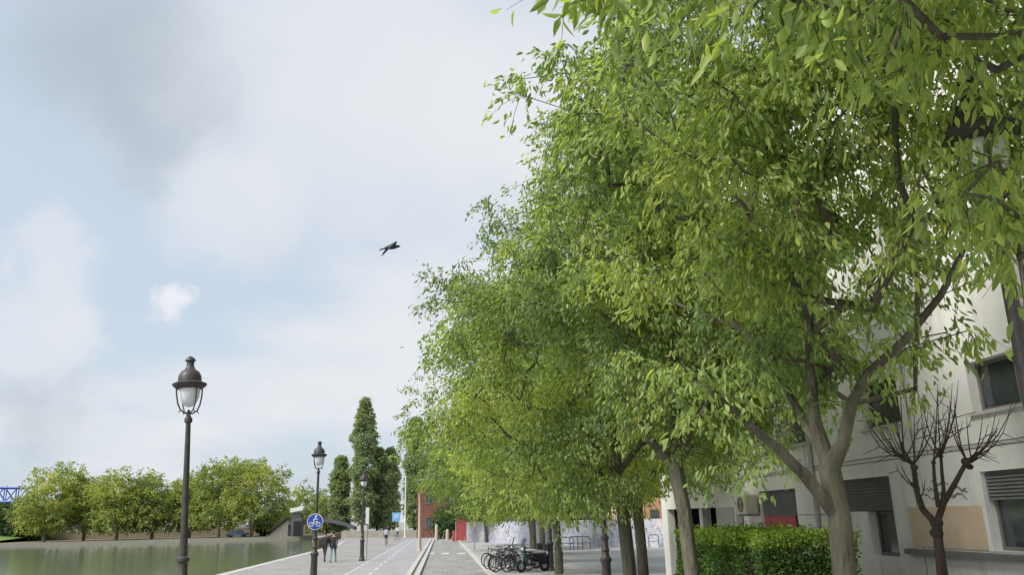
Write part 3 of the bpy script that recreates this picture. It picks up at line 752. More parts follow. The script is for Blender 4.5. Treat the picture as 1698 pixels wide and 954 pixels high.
make_tree('street_tree', 'nearest leaning street tree, thick forked trunk right of the hedge', T1b,
    [[T1b, (4.05, 8.4, 1.0), yy_(1392, 860, 8.4), yy_(1375, 775, 8.4)],
     (2, [yy_(1335, 790, 8.3), yy_(1290, 745, 8.2), yy_(1235, 700, 8.0), yy_(1180, 650, 7.6)], (.062, .028)),
     (3, [yy_(1352, 700, 8.5), yy_(1342, 600, 8.6), yy_(1335, 480, 8.8)], (.066, .03)),
     (3, [yy_(1398, 735, 8.2), yy_(1412, 670, 8.1), yy_(1440, 620, 8.0), yy_(1500, 565, 7.8), yy_(1560, 490, 7.7), yy_(1600, 410, 7.6)], (.068, .028)),
     (3, [yy_(1330, 690, 8.9), yy_(1275, 600, 9.3), yy_(1215, 530, 9.6)], (.05, .03))],
    (4.5, 8.0, 7.0), (3.1, 3.0, 3.7), 100, 13, .66, 3.9, 62, .3, .105, .04, .118, extra=EX1, keep=keep1, seed=21, tmean=.47, group='street trees in a row along the pavement')
T2b = (4.2, 13.9, 0)
make_tree('street_tree', 'second street tree from the camera, trunk left of the clipped hedge', T2b,
    [[T2b, (4.15, 13.9, 1.2), yy_(1135, 850, 13.9), yy_(1120, 775, 13.9)],
     (3, [yy_(1150, 700, 13.6), yy_(1190, 640, 13.3), yy_(1230, 590, 13)], (.07, .04)),
     (3, [yy_(1090, 745, 13.9), yy_(1050, 690, 13.8), yy_(1020, 640, 13.6)], (.07, .04)),
     (3, [yy_(1125, 650, 14.1), yy_(1110, 560, 14.3), yy_(1060, 510, 14.3), yy_(960, 460, 14)], (.085, .04))],
    (4.4, 13.8, 6.9), (2.85, 2.9, 3.8), 100, 14, .72, 3.2, 56, .31, .105, .042, .125, seed=22, tmean=.46, group='street trees in a row along the pavement')
T3b = (4.15, 18.6, 0)
make_tree('street_tree', 'third street tree from the camera, trunk just right of a black lamp post', T3b,
    [[T3b, (4.15, 18.6, 1.2), yy_(1033, 850, 18.6), yy_(1022, 790, 18.6)],
     (3, [yy_(1060, 740, 18.4), yy_(1085, 680, 18.2)], (.06, .035)), (3, [yy_(990, 740, 18.6), yy_(950, 690, 18.4)], (.06, .035)), (3, [yy_(1020, 690, 18.8), yy_(1000, 600, 19)], (.075, .04))],
    (3.8, 18.6, 6.6), (3.7, 3.0, 3.8), 105, 13, .78, 2.9, 50, .34, .11, .045, .15, seed=23, tmean=.5, group='street trees in a row along the pavement')
specs = [((6.1, 25.5), 4.4, 6.2, 3.9, 24, 'dark trunked street tree half hidden behind the third tree, standing on the driveway edge', 'leaf', .52),
         ((5.0, 36.0), 6.0, 6.6, 4.4, 25, 'slim grey trunked street tree just right of the parked scooter', 'leaf', .46),
         ((5.3, 44.0), 5.4, 6.3, 4.0, 26, 'grey trunked street tree behind the parked bicycles', 'leaf', .42),
         ((5.8, 52.5), 4.9, 6.3, 4.1, 27, 'brown trunked street tree beyond the parked bicycles', 'leaf', .38)]
for (x, y), rx, cz, rz, sd_, lab, mm, tm in specs:
    tx = x + .0
    make_tree('street_tree', lab, (tx, y, 0), [[(tx, y, 0), (tx, y, 1.3), (tx - .05, y, 2.6)], (2, [(tx - .6, y, 3.6), (tx - 1.4, y, 4.8)]), (2, [(tx + .5, y, 3.7), (tx + 1.2, y, 5)]), (2, [(tx, y + .5, 4), (tx, y + .8, 5.6)])],
        ((4.5 if y < 30 else tx - .15), y, cz), (rx, 4.3, rz), 120, 11, .95, 2.6, 36, .42, .15, .066, .16, m=mm, seed=sd_, tmean=tm, group='street trees in a row along the pavement')
# farther ones share one crown shape
far0 = make_tree('street_tree', 'street tree overhanging the road beside the graffiti wall', (6.7, 62, 0), [[(6.7, 62, 0), (6.7, 62, 1.3), (6.5, 62, 2.8)], (2, [(5.2, 62, 4)], (.07, .04)), (2, [(6.9, 62, 4.2)])],
    (4.6, 62, 6.6), (5.4, 4.5, 4.8), 90, 9, 1.15, 2.7, 30, .5, .22, .1, .15, m='leaf_cool', seed=31, tmean=.5, group='street trees in a row along the pavement')
copy_tree(far0, 'street tree in front of the red gate, farthest but one of the row', (8.2, 74, 0), .35)
copy_tree(far0, 'farthest street tree of the row, nearest to the red brick building', (4.7, 87, 0), -.5)
# tree above / beside the camera whose branches hang into the top of the picture
T0b = (4.3, 1.9, 0)
def keep0(p, g): return p[1] > 1.2 and (p[2] > 4.3) and math.hypot(p[0], p[1]) > 2.2
make_tree('street_tree', 'tree at the right edge whose large leaved twigs hang across the top of the picture', T0b,
    [[T0b, (4.3, 2.0, 1.5), (4.3, 2.1, 3.0)], (2, [(3.9, 2.9, 4.4), (3.3, 3.9, 5.6), (2.6, 4.7, 6.6)], (.06, .02)), (2, [(4.5, 3.2, 4.6), (4.6, 4.6, 6.0)], (.05, .02)), (2, [(3.6, 2.2, 4.6), (2.2, 2.9, 6.2)], (.05, .02))],
    (3.9, 3.4, 6.6), (2.3, 2.9, 2.0), 46, 14, .75, 4.2, 40, .27, .13, .046, .13, extra=EX0, keep=keep0, seed=41, tmean=.55, group='street trees in a row along the pavement')

# ---- bare pollarded tree
bt = thing('pollarded_tree', 'small bare pollarded tree with knobbly dark branches before the cream facade', 'tree', (6.95, 11.0, 0))
def B3(px, py, y=11.0): p = onY(px, py, y); return (p.x - 6.95, p.y - 11.0, p.z)
m_ = MB()
b0 = B3(1557, 885); base_ = (b0[0] + .08, 0, 0)
m_.tube([base_, B3(1562, 950), B3(1556, 900), B3(1553, 868)], [.085, .07, .062, .07], 9)
def pol(pts, r0, r1, n=7):
    k = len(pts); m_.tube([B3(*p) for p in pts], [r0 + (r1 - r0) * i / (k - 1) for i in range(k)], n)
pol([(1553, 870), (1530, 845), (1520, 815), (1516, 780), (1512, 765)], .05, .028)
pol([(1553, 870), (1565, 835), (1585, 800), (1602, 768)], .05, .03)
pol([(1556, 842), (1552, 815), (1549, 790), (1548, 764)], .032, .02); pol([(1560, 845), (1565, 815), (1562, 785), (1560, 754)], .03, .02)
for px, py, r in ((1500, 762, .05), (1516, 776, .055), (1602, 766, .07), (1548, 768, .035), (1560, 758, .035), (1553, 868, .09), (1553, 885, .09), (1516, 805, .05), (1608, 775, .05)):
    m_.ell(B3(px, py), r, r, r * .8, 8, 6)
rr = random.Random(3)
heads = [((1500, 762), 7), ((1516, 772), 7), ((1548, 766), 5), ((1560, 758), 6), ((1602, 764), 10), ((1516, 805), 3), ((1524, 835), 2), ((1612, 768), 4)]
for (hx, hy), cnt in heads:
    for k in range(cnt):
        ang = rr.uniform(-62, 62) + (-22 if hx < 1530 else (25 if hx > 1590 else 0)); Ln = rr.uniform(60, 135) if cnt > 3 else rr.uniform(25, 50)
        ang = max(-80, min(80, ang)); dy = rr.uniform(-.5, .5); pts = []
        for i in range(5):
            t_ = i / 4; a_ = R_(ang * (1 - .45 * t_)); 
            pts.append((hx + math.sin(a_) * Ln * t_, hy - math.cos(a_) * Ln * t_ + rr.uniform(-2, 2), 11 + dy * t_))
        m_.tube([B3(*p) for p in pts], [.012, .01, .008, .006, .003], 5)
        for q_ in range(rr.choice((1, 2, 3))):
            s_ = pts[rr.choice((1, 2, 3))]; a_ = R_(ang + rr.choice((-35, 35)))
            m_.tube([B3(*s_), B3(s_[0] + math.sin(a_) * Ln * .35, s_[1] - math.cos(a_) * Ln * .35, s_[2])], [.006, .003], 4)
m_.build('trunk', M['bark_dark'], bt, smooth=True)

# ---- hedge
hd = thing('hedge', 'clipped box shaped green hedge between the two nearest street trees', 'hedge', (5.7, 15.2, 0))
n = 30000
hx, hy0, hy1, hz = .8, -2.5, 2.4, 2.02
u = rng.uniform(size=(n, 3)); pos = np.empty((n, 3))
pos[:, 0] = (u[:, 0] - .5) * 2 * hx; pos[:, 1] = hy0 + u[:, 1] * (hy1 - hy0); pos[:, 2] = u[:, 2] * hz
face = rng.uniform(size=n); dpt = rng.exponential(.07, n)
k = face < .4; pos[k, 0] = -hx + dpt[k]
k = (face >= .4) & (face < .6); pos[k, 1] = hy0 + dpt[k]
k = (face >= .6) & (face < .85); pos[k, 2] = hz - dpt[k] * .8
k = (face >= .85) & (face < .93); pos[k, 1] = hy1 - dpt[k]
wob = np.sin(pos[:, 1] * 3.1 + pos[:, 2] * 4) * .05 + np.sin(pos[:, 1] * 7.3 - pos[:, 2] * 2) * .03
pos[:, 0] += wob; pos[:, 2] += np.sin(pos[:, 1] * 2.3 + pos[:, 0] * 3) * .03 + rng.exponential(.03, n) * (pos[:, 2] > hz - .1)
ax = rng.normal(size=(n, 3)) + np.array([-.4, 0, .5])
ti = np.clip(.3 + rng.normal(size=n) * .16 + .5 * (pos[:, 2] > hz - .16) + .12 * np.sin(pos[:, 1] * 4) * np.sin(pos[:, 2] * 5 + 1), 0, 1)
# a thin patch of dead twigs low at the near end
dead = ((pos[:, 1] - (hy0 + .55)) ** 2 / .55 ** 2 + (pos[:, 2] - 1.15) ** 2 / .55 ** 2 < 1) & (rng.uniform(size=n) < .8)
sel = ~dead
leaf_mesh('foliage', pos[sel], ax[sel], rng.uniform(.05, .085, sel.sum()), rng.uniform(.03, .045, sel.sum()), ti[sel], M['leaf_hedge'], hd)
m_ = MB()
for i in range(420):
    y = random.uniform(hy0 + .1, hy1 - .1); x = random.uniform(-hx + .12, hx - .1); h_ = random.uniform(1.2, 1.9)
    m_.tube([(x * .7, y, 0), (x * .9 + random.uniform(-.1, .1), y + random.uniform(-.15, .15), h_ * .5), (x, y + random.uniform(-.2, .2), h_)], [.012, .008, .004], 4)
for i in range(260):
    y = hy0 + .55 + random.uniform(-.5, .5); z = 1.15 + random.uniform(-.5, .5); a_ = random.uniform(0, 6.28)
    m_.tube([(-hx + .15, y, z), (-hx + random.uniform(-.02, .1), y + .16 * math.cos(a_), z + .16 * math.sin(a_))], [.006, .003], 4)
m_.box(-hx + .3, hx - .3, hy0 + .3, hy1 - .3, 0, hz - .35)  # solid dark core added behind the leaves, standing for shade inside the hedge
m_.build('stems_shade_core', M['bark_dark'], hd)

# ================================================================ FAR TREES
def far_tree(name, label, px, top, wpx, y, m, nblob=46, nper=9, per=16, leafl=.55, zmin=2.2, seed=1, tm=.5, group=None, lean=0, mbk='bark_plane', tr=.32, flat=1.0):
    p = onY(px, top, y); rx = wpx / 2 * y / FPX; H_ = p.z; cz = H_ * .46
    return make_tree(name, label, (p.x, y, 0), [[(p.x, y, 0), (p.x, y, 1.6), (p.x + lean, y, 3.0)], (2, [(p.x - rx * .3, y, H_ * .4)]), (2, [(p.x + rx * .3, y, H_ * .42)]), (2, [(p.x, y, H_ * .5)])],
        (p.x, y, cz), (rx * .92, rx * .9, H_ * .5), nblob, nper, max(.9, rx * .3), zmin, per, .75, leafl, leafl * .6, tr, m=m, mb=mbk, seed=seed, tmean=tm, group=group, droop=.2)
GP = 'plane trees along the far bank'
for i, (px, top, wpx, y, lab, tm) in enumerate((
    (88, 775, 96, 176, 'leftmost plane tree of the far bank, yellowing on its left side', .52),
    (150, 795, 84, 180, 'yellow tinged plane tree, second from left on the far bank', .66),
    (205, 778, 112, 175, 'wide plane tree with dark trunk in the middle of the far bank', .5),
    (262, 779, 92, 178, 'rounded plane tree just left of the nearest lamp post', .48),
    (322, 786, 84, 180, 'plane tree just right of the nearest lamp post', .5),
    (372, 753, 108, 176, 'tall domed plane tree with dark trunk on the far bank', .45),
    (425, 752, 104, 173, 'rightmost tall plane tree with pale trunk beside the lock', .5))):
    far_tree('plane_tree', lab, px, top, wpx, y, 'leaf_plane', 75, 10, 22, .42, zmin=2.3, seed=60 + i, tm=tm, group=GP)
far_tree('dark_tree', 'dark green tree at the left edge below the blue bridge', 14, 828, 66, 196, 'leaf_dark', seed=70, tm=.5, zmin=1.5, mbk='bark_dark')
far_tree('dark_tree', 'dark low tree between the grass slope and the plane trees', 52, 838, 50, 192, 'leaf_dark', seed=71, tm=.4, zmin=1.0, mbk='bark_dark')
far_tree('round_tree', 'rounded mid green tree behind the lock footbridge', 512, 810, 96, 205, 'leaf_plane', seed=72, tm=.38, zmin=1.5)
far_tree('round_tree', 'low green tree right of the lock kiosk', 546, 818, 72, 200, 'leaf_plane', seed=73, tm=.3, zmin=1.2)
far_tree('shrubby_tree', 'scrubby grey green tree by the lock stairs', 455, 850, 50, 185, 'leaf_dark', seed=74, tm=.8, zmin=.8)
far_tree('dark_tree', 'dark bushy tree standing before the red brick building', 742, 838, 24, 112, 'leaf_dark', seed=75, tm=.45, zmin=.8, leafl=.35, mbk='bark_dark', tr=.18)
for i, (px, top, wpx, y, lab) in enumerate(((975, 740, 150, 100, 'broad green tree behind the graffiti wall'), (1075, 760, 130, 84, 'green tree above the orange building'), (850, 770, 120, 104, 'leafy tree behind the left part of the graffiti wall'))):
    far_tree('garden_tree', lab, px, top, wpx, y, 'leaf_cool', seed=80 + i, tm=.4, zmin=2.0, leafl=.4, tr=.2)
def poplar(label, px, top, wpx, y, seed, m='leaf_poplar'):
    p = onY(px, top, y); H_ = p.z; rx = wpx / 2 * y / FPX * .92
    root = thing('poplar_tree', label, 'poplar', (p.x, y, 0), 0, 'columnar poplars at the basin end')
    g_ = np.random.default_rng(seed); nb = 800; t_ = g_.uniform(.09, 1, nb); rr_ = rx * np.clip(np.minimum(.55 + t_ * 1.6, 1) * np.minimum(1, (1.02 - t_) * 3.6) ** .6 * (.86 + .2 * np.sin(t_ * 31 + seed * 2)), .08, 1) * g_.uniform(.25, 1, nb) ** .5
    rr_ *= 1 + .18 * np.sin(t_ * 23 + seed); an = g_.uniform(0, 6.28, nb)
    pts = np.stack([rr_ * np.cos(an), rr_ * np.sin(an), t_ * H_ * .985], 1)
    pos, ax, l_, w_, ti_ = spray(pts, g_.normal(size=nb) * .12, (0, 0, H_ * .4), 26, .5, .42, .26, -.3, seed, .5)
    leaf_mesh('crown', pos, ax, l_, w_, ti_, M[m], root)
    q_ = MB(); q_.tube([(0, 0, 0), (0, 0, H_ * .5), (0, 0, H_ * .93)], [.3, .2, .03], 7)
    for k in range(40):
        z = H_ * (.1 + .8 * k / 40); a_ = k * 2.4; q_.tube([(0, 0, z), (math.cos(a_) * rx * .6, math.sin(a_) * rx * .6, z + H_ * .12)], [.06, .015], 4)
    q_.build('trunk', M['bark_dark'], root)
poplar('tallest poplar, rising behind the farthest street lamp', 606, 657, 46, 168, 91)
poplar('shorter poplar left of the tallest one', 566, 757, 34, 172, 92)
poplar('poplar close to the right side of the tallest one', 628, 742, 26, 172, 93)
poplar('short poplar between the tallest one and the pale mast', 648, 743, 32, 170, 94)
poplar('poplar half hidden behind the street trees, nearest to the brick building', 689, 690, 36, 150, 95)

# ================================================================ LAMPS
def make_lamp(label, loc, rz=0, tilt=(0, 0)):
    t_ = thing('street_lamp', label, 'street lamp', loc, rz, 'old style lantern street lamps'); t_.rotation_euler = (tilt[0], tilt[1], rz)
    m_ = MB(); m_.lathe([(.2, 0), (.2, .1), (.17, .14), (.15, .2), (.135, .3), (.125, 1.15), (.16, 1.2), (.16, 1.27), (.105, 1.33), (.09, 1.45)], 12); m_.build('pedestal', M['iron'], t_, smooth=True)
    m_ = MB(); m_.lathe([(.09, 1.45), (.11, 1.47), (.11, 1.52), (.085, 1.56), (.08, 1.76), (.115, 1.79), (.115, 1.84), (.072, 1.88), (.062, 2.5), (.055, 3.3), (.045, 4.28), (.07, 4.3), (.075, 4.36), (.05, 4.4), (.03, 4.46)], 14); m_.build('pole', M['iron'], t_, smooth=True)
    m_ = MB()
    for k in range(4):
        a_ = math.pi / 4 + k * math.pi / 2; ca, sa = math.cos(a_), math.sin(a_)
        m_.tube([(r * ca, r * sa, z) for r, z in ((.02, 4.46), (.09, 4.47), (.17, 4.53), (.225, 4.64), (.255, 4.8), (.265, 4.95))], .014, 6)
        m_.tube([(.17 * ca, .17 * sa, 4.53), (.2 * ca, .2 * sa, 4.47)], .01, 5)
    m_.ell((0, 0, 4.5), .035, .035, .04, 8, 6)
    m_.build('cradle', M['iron'], t_, smooth=True)
    m_ = MB(); m_.lathe([(.02, 4.585), (.08, 4.61), (.14, 4.68), (.18, 4.78), (.2, 4.94)], 20); m_.build('globe', M['glass_globe'], t_, smooth=True)
    m_ = MB(); m_.lathe([(.23, 4.93), (.26, 4.95), (.31, 5.0), (.315, 5.03), (.25, 5.06), (.215, 5.08), (.21, 5.18), (.17, 5.26), (.1, 5.31), (.068, 5.38), (.068, 5.46), (.1, 5.48), (.09, 5.51), (.05, 5.55), (.02, 5.57)], 20); m_.build('lantern_hood', M['iron'], t_, smooth=True)
    return t_
lpa = onY(303, 950, 16); lpb = onY(316, 600, 16); LT = math.atan((lpb.x - lpa.x) / (lpb.z - lpa.z)); lp = Vector((lpa.x - lpa.z * math.tan(LT), 16, 0)); L1 = make_lamp('nearest street lamp with lantern, rising against the sky over the water', (lp.x, 16, 0), 0, (0, LT))
def add_lamp(label, loc, rz): return copy_tree(L1, label, loc, rz)
l2 = onY(526, 800, 33.7); o_ = add_lamp('street lamp carrying a round blue cycle sign', (l2.x, 33.7, 0), .2); o_.rotation_euler = (0, R_(.4), .2); LP2 = o_.location.copy()
l3 = onY(602, 850, 55); o_ = add_lamp('farthest street lamp on the quay, before the tall poplar', (l3.x, 55, 0), .9); o_.rotation_euler = (0, 0, .9)
for lab, (x, y) in (('street lamp close to the right edge, its hood half hidden by leaves', (4.84, 6.3)), ('black street lamp standing on the pavement beside the third street tree', (4.55, 23.3)), ('black street lamp behind the parked scooter', (5.0, 38.5))):
    o_ = add_lamp(lab, (x, y, 0), .3); o_.rotation_euler = (0, 0, .3); o_.scale = (1.12,) * 3 if y < 10 else (1, 1, 1)
# thin guy line / pole left of the first lamp
m_ = MB(); p = onY(304, 880, 60); 
# blue round sign
sg = thing('cycle_sign', 'round blue sign with white cyclist symbol fixed on the second street lamp', 'sign', (LP2.x, LP2.y - .12, onY(527, 866, 33.6).z))
m_ = MB(); m_.tube([(0, 0, 0), (0, -.025, 0)], .31, 28); m_.build('rim', M['white'], sg)
m_ = MB(); m_.tube([(0, -.027, 0), (0, -.033, 0)], .285, 28); m_.build('disc', M['signblue'], sg)
m_ = MB()
for x in (-.13, .13): m_.torus((x, -.038, -.1), (0, 1, 0), .075, .013, 16, 5)
m_.tube([(-.13, -.038, -.1), (-.04, -.038, .0), (.1, -.038, .0), (.13, -.038, -.1)], .012, 5); m_.tube([(-.04, -.038, 0), (.0, -.038, -.1), (.1, -.038, 0)], .012, 5)
m_.tube([(-.05, -.038, .03), (.0, -.038, .14), (.09, -.038, .06)], .028, 6); m_.ell((.04, -.038, .2), .04, .01, .04, 10, 6)
m_.build('symbol', M['white'], sg)
m_ = MB(); m_.tube([(0, 0, 0), (0, .1, 0)], .03, 6); m_.build('bracket', M['steel'], sg)

# poles and signs on the quay
def simple_pole(name, label, cat, loc, h, r, m, r2=None, extra=None):
    t_ = thing(name, label, cat, loc); q_ = MB(); q_.lathe([(r * 1.6, 0), (r * 1.6, .06), (r, .1), (r2 or r * .7, h)], 10); q_.build('pole', m, t_, smooth=True)
    if extra: extra(t_)
    return t_
p = onG(672, 892); simple_pole('mast', 'tall slender pale mast between the poplars and the road', 'mast', (p.x, 128, 0), onY(671, 790, 128).z, .13, M['white'])
def arm(t_):
    q_ = MB(); q_.tube([(0, 0, 3.4), (-.05, 0, 4.6)], [.09, .05], 8); q_.build('tip', M['palewood'], t_, smooth=True)
p = onG(696, 914); simple_pole('wooden_post', 'tall tapering pale wooden post standing on the kerb', 'post', (p.x, 70, 0), 3.4, .16, M['palewood'], .09, arm)
t_ = thing('notice_board', 'narrow white notice panel on a post right of the farthest quay lamp', 'sign', (onY(609, 870, 56.5).x, 56.5, 0))
q_ = MB(); q_.tube([(0, .05, 0), (0, .05, 3.2)], .035, 8); q_.build('post', M['steel'], t_)
q_ = MB(); q_.box(-.11, .11, -.03, .01, 2.25, 3.3); q_.build('panel', M['white'], t_, bevel=.01)
p = onY(657, 858, 105)
t_ = thing('blue_sign', 'square light blue road sign facing the cyclists', 'sign', (p.x, 105, 0))
q_ = MB(); q_.tube([(0, .06, 0), (0, .06, p.z + .5)], .04, 8); q_.build('post', M['steel'], t_)
q_ = MB(); q_.box(-.5, .5, -.02, .02, p.z - .55, p.z + .5); q_.build('panel', M['skyblue'], t_, bevel=.02)
q_ = MB(); q_.box(-.2, -.1, -.03, -.023, p.z - .3, p.z + .3); q_.box(-.1, .25, -.03, -.023, p.z + .2, p.z + .3); q_.box(-.1, .25, -.03, -.023, p.z - .05, p.z + .05); q_.box(.2, .3, -.031, -.024, p.z - .05, p.z + .3); q_.build('symbol', M['white'], t_)
p = onG(787, 915)
t_ = thing('signpost', 'slim post with small white box beside a bicycle hoop at the road edge', 'post', (p.x, p.y, 0))
q_ = MB(); q_.tube([(0, 0, 0), (0, 0, 3.6)], [.05, .04], 8); q_.build('pole', M['steel'], t_)
q_ = MB(); q_.box(-.17, .17, -.1, .1, 3.1, 3.6); q_.build('box', M['white'], t_, bevel=.02)
for px, py, h, m, lab in ((742, 897, 1.3, 'palewood', 'squat pale stone bollard at the end of the road'), (724, 897, 1.9, 'palewood', 'taller pale stone bollard at the end of the kerb')):
    p = onG(px, py); t_ = thing('stone_bollard', lab, 'bollard', (p.x, p.y, 0)); q_ = MB(); q_.lathe([(.22, 0), (.2, h * .7), (.17, h * .9), (.1, h)], 12); q_.build('shaft', M[m], t_, smooth=True)
p = onG(931, 952); t_ = thing('bollard', 'thin dark bollard right of the slim grey tree trunk', 'bollard', (5.3, 37, 0)); q_ = MB(); q_.lathe([(.06, 0), (.05, .05), (.045, .85), (.06, .88), (.05, .95), (.01, .98)], 10); q_.build('shaft', M['iron'], t_, smooth=True)
# hoop barriers before the wall
def hoop(label, p, rz, w_=1.0, h=.9):
    t_ = thing('hoop_barrier', label, 'barrier', (p.x, p.y, .07), rz, 'metal hoops by the graffiti wall'); q_ = MB()
    q_.tube([(-w_ / 2, 0, 0), (-w_ / 2, 0, h - .12), (-w_ / 2 + .1, 0, h), (w_ / 2 - .1, 0, h), (w_ / 2, 0, h - .12), (w_ / 2, 0, 0)], .03, 6); q_.build('frame', M['iron'], t_)
    q_ = MB(); q_.tube([(-w_ / 2, 0, .45), (w_ / 2, 0, .45)], .022, 6); q_.build('rail', M['iron'], t_)
for i, (px, py, rz, lab) in enumerate(((941, 915, -.6, 'dark metal hoop before the graffiti wall, leftmost of the set'), (956, 914, -.6, 'second dark metal hoop before the graffiti wall'), (969, 914, -.6, 'dark metal hoop before the graffiti wall, nearest to the black lamp'), (1085, 911, .5, 'dark metal hoop between the third tree and the dark porch'))):
    hoop(lab, onG(px, py), rz)

# ================================================================ BICYCLES, SCOOTER
def bicycle(label, loc, rz, fm, lean=.0, group='bicycles parked at the road edge'):
    t_ = thing('bicycle', label, 'bicycle', loc, rz, group); t_.rotation_euler = (lean, 0, rz)
    for x in (-.52, .52):
        q_ = MB(); q_.torus((x, 0, .34), (0, 1, 0), .325, .02, 28, 6); w_ = q_.build('wheel', M['rubber'], t_, smooth=True)
        q_ = MB(); q_.torus((x, 0, .34), (0, 1, 0), .3, .011, 24, 5)
        for k in range(12): a_ = k * math.pi / 6; q_.tube([(x, 0, .34), (x + .3 * math.cos(a_), 0, .34 + .3 * math.sin(a_))], .003, 3)
        q_.build('rim', M['steel'], w_)
    q_ = MB(); bbk = (-.08, 0, .3); st = (-.22, 0, .82); hd_ = (.36, 0, .88); hb = (.4, 0, .7)
    for a, b_, r in ((bbk, st, .017), (st, hd_, .016), (bbk, hb, .019), (hd_, hb, .02), (bbk, (-.52, 0, .34), .012), (st, (-.52, 0, .34), .01), (hb, (.52, 0, .34), .014), (hd_, (.34, 0, 1.02), .014)): q_.tube([a, b_], r, 6)
    q_.build('frame', fm, t_)
    q_ = MB(); q_.tube([(.2, -.28, 1.03), (.32, -.22, 1.04), (.36, 0, 1.02), (.32, .22, 1.04), (.2, .28, 1.03)], .014, 6); q_.build('handlebar', M['steel'], t_)
    q_ = MB(); q_.tube([(-.22, 0, .82), (-.25, 0, .93)], .013, 6); q_.ell((-.27, 0, .96), .14, .075, .035, 10, 6); q_.build('saddle', M['dark'], t_, smooth=True)
    q_ = MB(); q_.torus((-.08, 0, .3), (0, 1, 0), .09, .008, 14, 4); q_.tube([(-.08, -.1, .3), (-.08, .1, .3)], .01, 5); q_.tube([(-.08, .1, .3), (.02, .1, .17)], .01, 5); q_.tube([(-.08, -.1, .3), (-.18, -.1, .43)], .01, 5); q_.build('crank', M['steel'], t_)
    return t_
bm = [mat('paint_black', (.03, .03, .035), .35), mat('paint_maroon', (.16, .05, .05), .35), mat('paint_grey', (.35, .36, .4), .35), mat('paint_blue', (.08, .12, .22), .35)]
bl = [(2.75, 43.2, 1.25, 0, 'leftmost parked bicycle, black, by the road kerb'), (3.15, 42.0, 1.05, 1, 'maroon framed parked bicycle behind the leftmost one'), (2.7, 41.2, 1.35, 0, 'black parked bicycle with its wheel over the kerb'),
      (3.3, 40.3, 1.1, 1, 'maroon parked bicycle in the middle of the cluster'), (3.0, 39.0, .95, 3, 'dark blue parked bicycle nearest to the camera'), (3.7, 39.6, 1.2, 2, 'pale grey parked bicycle beside the scooter'), (3.9, 41.6, 1.0, 2, 'pale grey parked bicycle at the back of the cluster')]
bl += [(3.45, 43.4, 1.3, 3, 'dark blue parked bicycle farthest back in the cluster'), (2.85, 40.0, 1.3, 2, 'pale grey parked bicycle standing at the kerb, lowest left of the cluster'), (3.5, 38.6, 1.0, 0, 'black parked bicycle squeezed in beside the motor scooter')]
for i, (x, y, rz, c_, lab) in enumerate(bl): bicycle(lab, (x, y, .07), rz + math.pi / 2 * 1.6, bm[c_], random.uniform(-.12, .12))
sc_ = thing('motor_scooter', 'black motor scooter with pale seat cover beside the parked bicycles', 'scooter', (4.15, 38.2, .07), R_(205))
for x in (-.6, .62):
    q_ = MB(); q_.torus((x, 0, .26), (0, 1, 0), .2, .065, 24, 8); w_ = q_.build('wheel', M['rubber'], sc_, smooth=True)
    q_ = MB(); q_.tube([(x, -.03, .26), (x, .03, .26)], .13, 14); q_.build('rim', M['steel'], w_)
q_ = MB(); q_.ell((-.38, 0, .6), .46, .19, .2, 16, 10); q_.ell((-.55, 0, .45), .3, .15, .16, 12, 8); q_.build('body', mat('gloss_black', (.015, .015, .018), .2), sc_, smooth=True)
q_ = MB(); q_.box(-.1, .3, -.16, .16, .27, .36); q_.build('footboard', M['dark'], sc_, bevel=.02)
q_ = MB(); q_.v = [(.3, -.2, .32), (.3, .2, .32), (.44, .2, .95), (.44, -.2, .95), (.4, -.13, .32), (.4, .13, .32), (.56, .14, .95), (.56, -.14, .95)]; q_.f = [(0, 3, 2, 1), (4, 5, 6, 7), (0, 4, 7, 3), (1, 2, 6, 5), (3, 7, 6, 2), (0, 1, 5, 4)]; q_.build('leg_shield', mat('gloss_green', (.02, .05, .045), .25), sc_, bevel=.03)
q_ = MB(); q_.ell((-.35, 0, .82), .42, .15, .075, 14, 8); q_.build('seat', mat('seat_grey', (.38, .4, .42), .7), sc_, smooth=True)
q_ = MB(); q_.tube([(.62, -.06, .26), (.5, -.06, .9)], .02, 6); q_.tube([(.62, .06, .26), (.5, .06, .9)], .02, 6); q_.build('fork', M['steel'], sc_)
q_ = MB(); q_.tube([(.34, -.34, 1.06), (.46, -.15, 1.04), (.46, .15, 1.04), (.34, .34, 1.06)], .018, 6); q_.tube([(.47, 0, .9), (.46, 0, 1.05)], .05, 8); q_.build('handlebar', M['dark'], sc_)
q_ = MB(); q_.ell((.53, 0, .98), .07, .11, .09, 10, 8); q_.build('headlight', M['glass_globe'], sc_, smooth=True)
q_ = MB(); q_.v = [(.52, -.17, 1.05), (.52, .17, 1.05), (.4, .15, 1.45), (.4, -.15, 1.45), (.53, -.17, 1.05), (.53, .17, 1.05), (.41, .15, 1.45), (.41, -.15, 1.45)]; q_.f = [(0, 3, 2, 1), (4, 5, 6, 7), (0, 4, 7, 3), (1, 2, 6, 5), (2, 3, 7, 6)]; q_.build('windscreen', M['glass'], sc_)
q_ = MB(); q_.box(-.98, -.7, -.18, .18, .86, 1.16); q_.build('top_box', M['dark'], sc_, bevel=.04)

s2_ = copy_tree(sc_, 'second dark motor scooter parked behind the bicycles', (3.95, 40.6, .07), R_(165)); sc_['group'] = s2_['group'] = 'motor scooters among the bicycles'
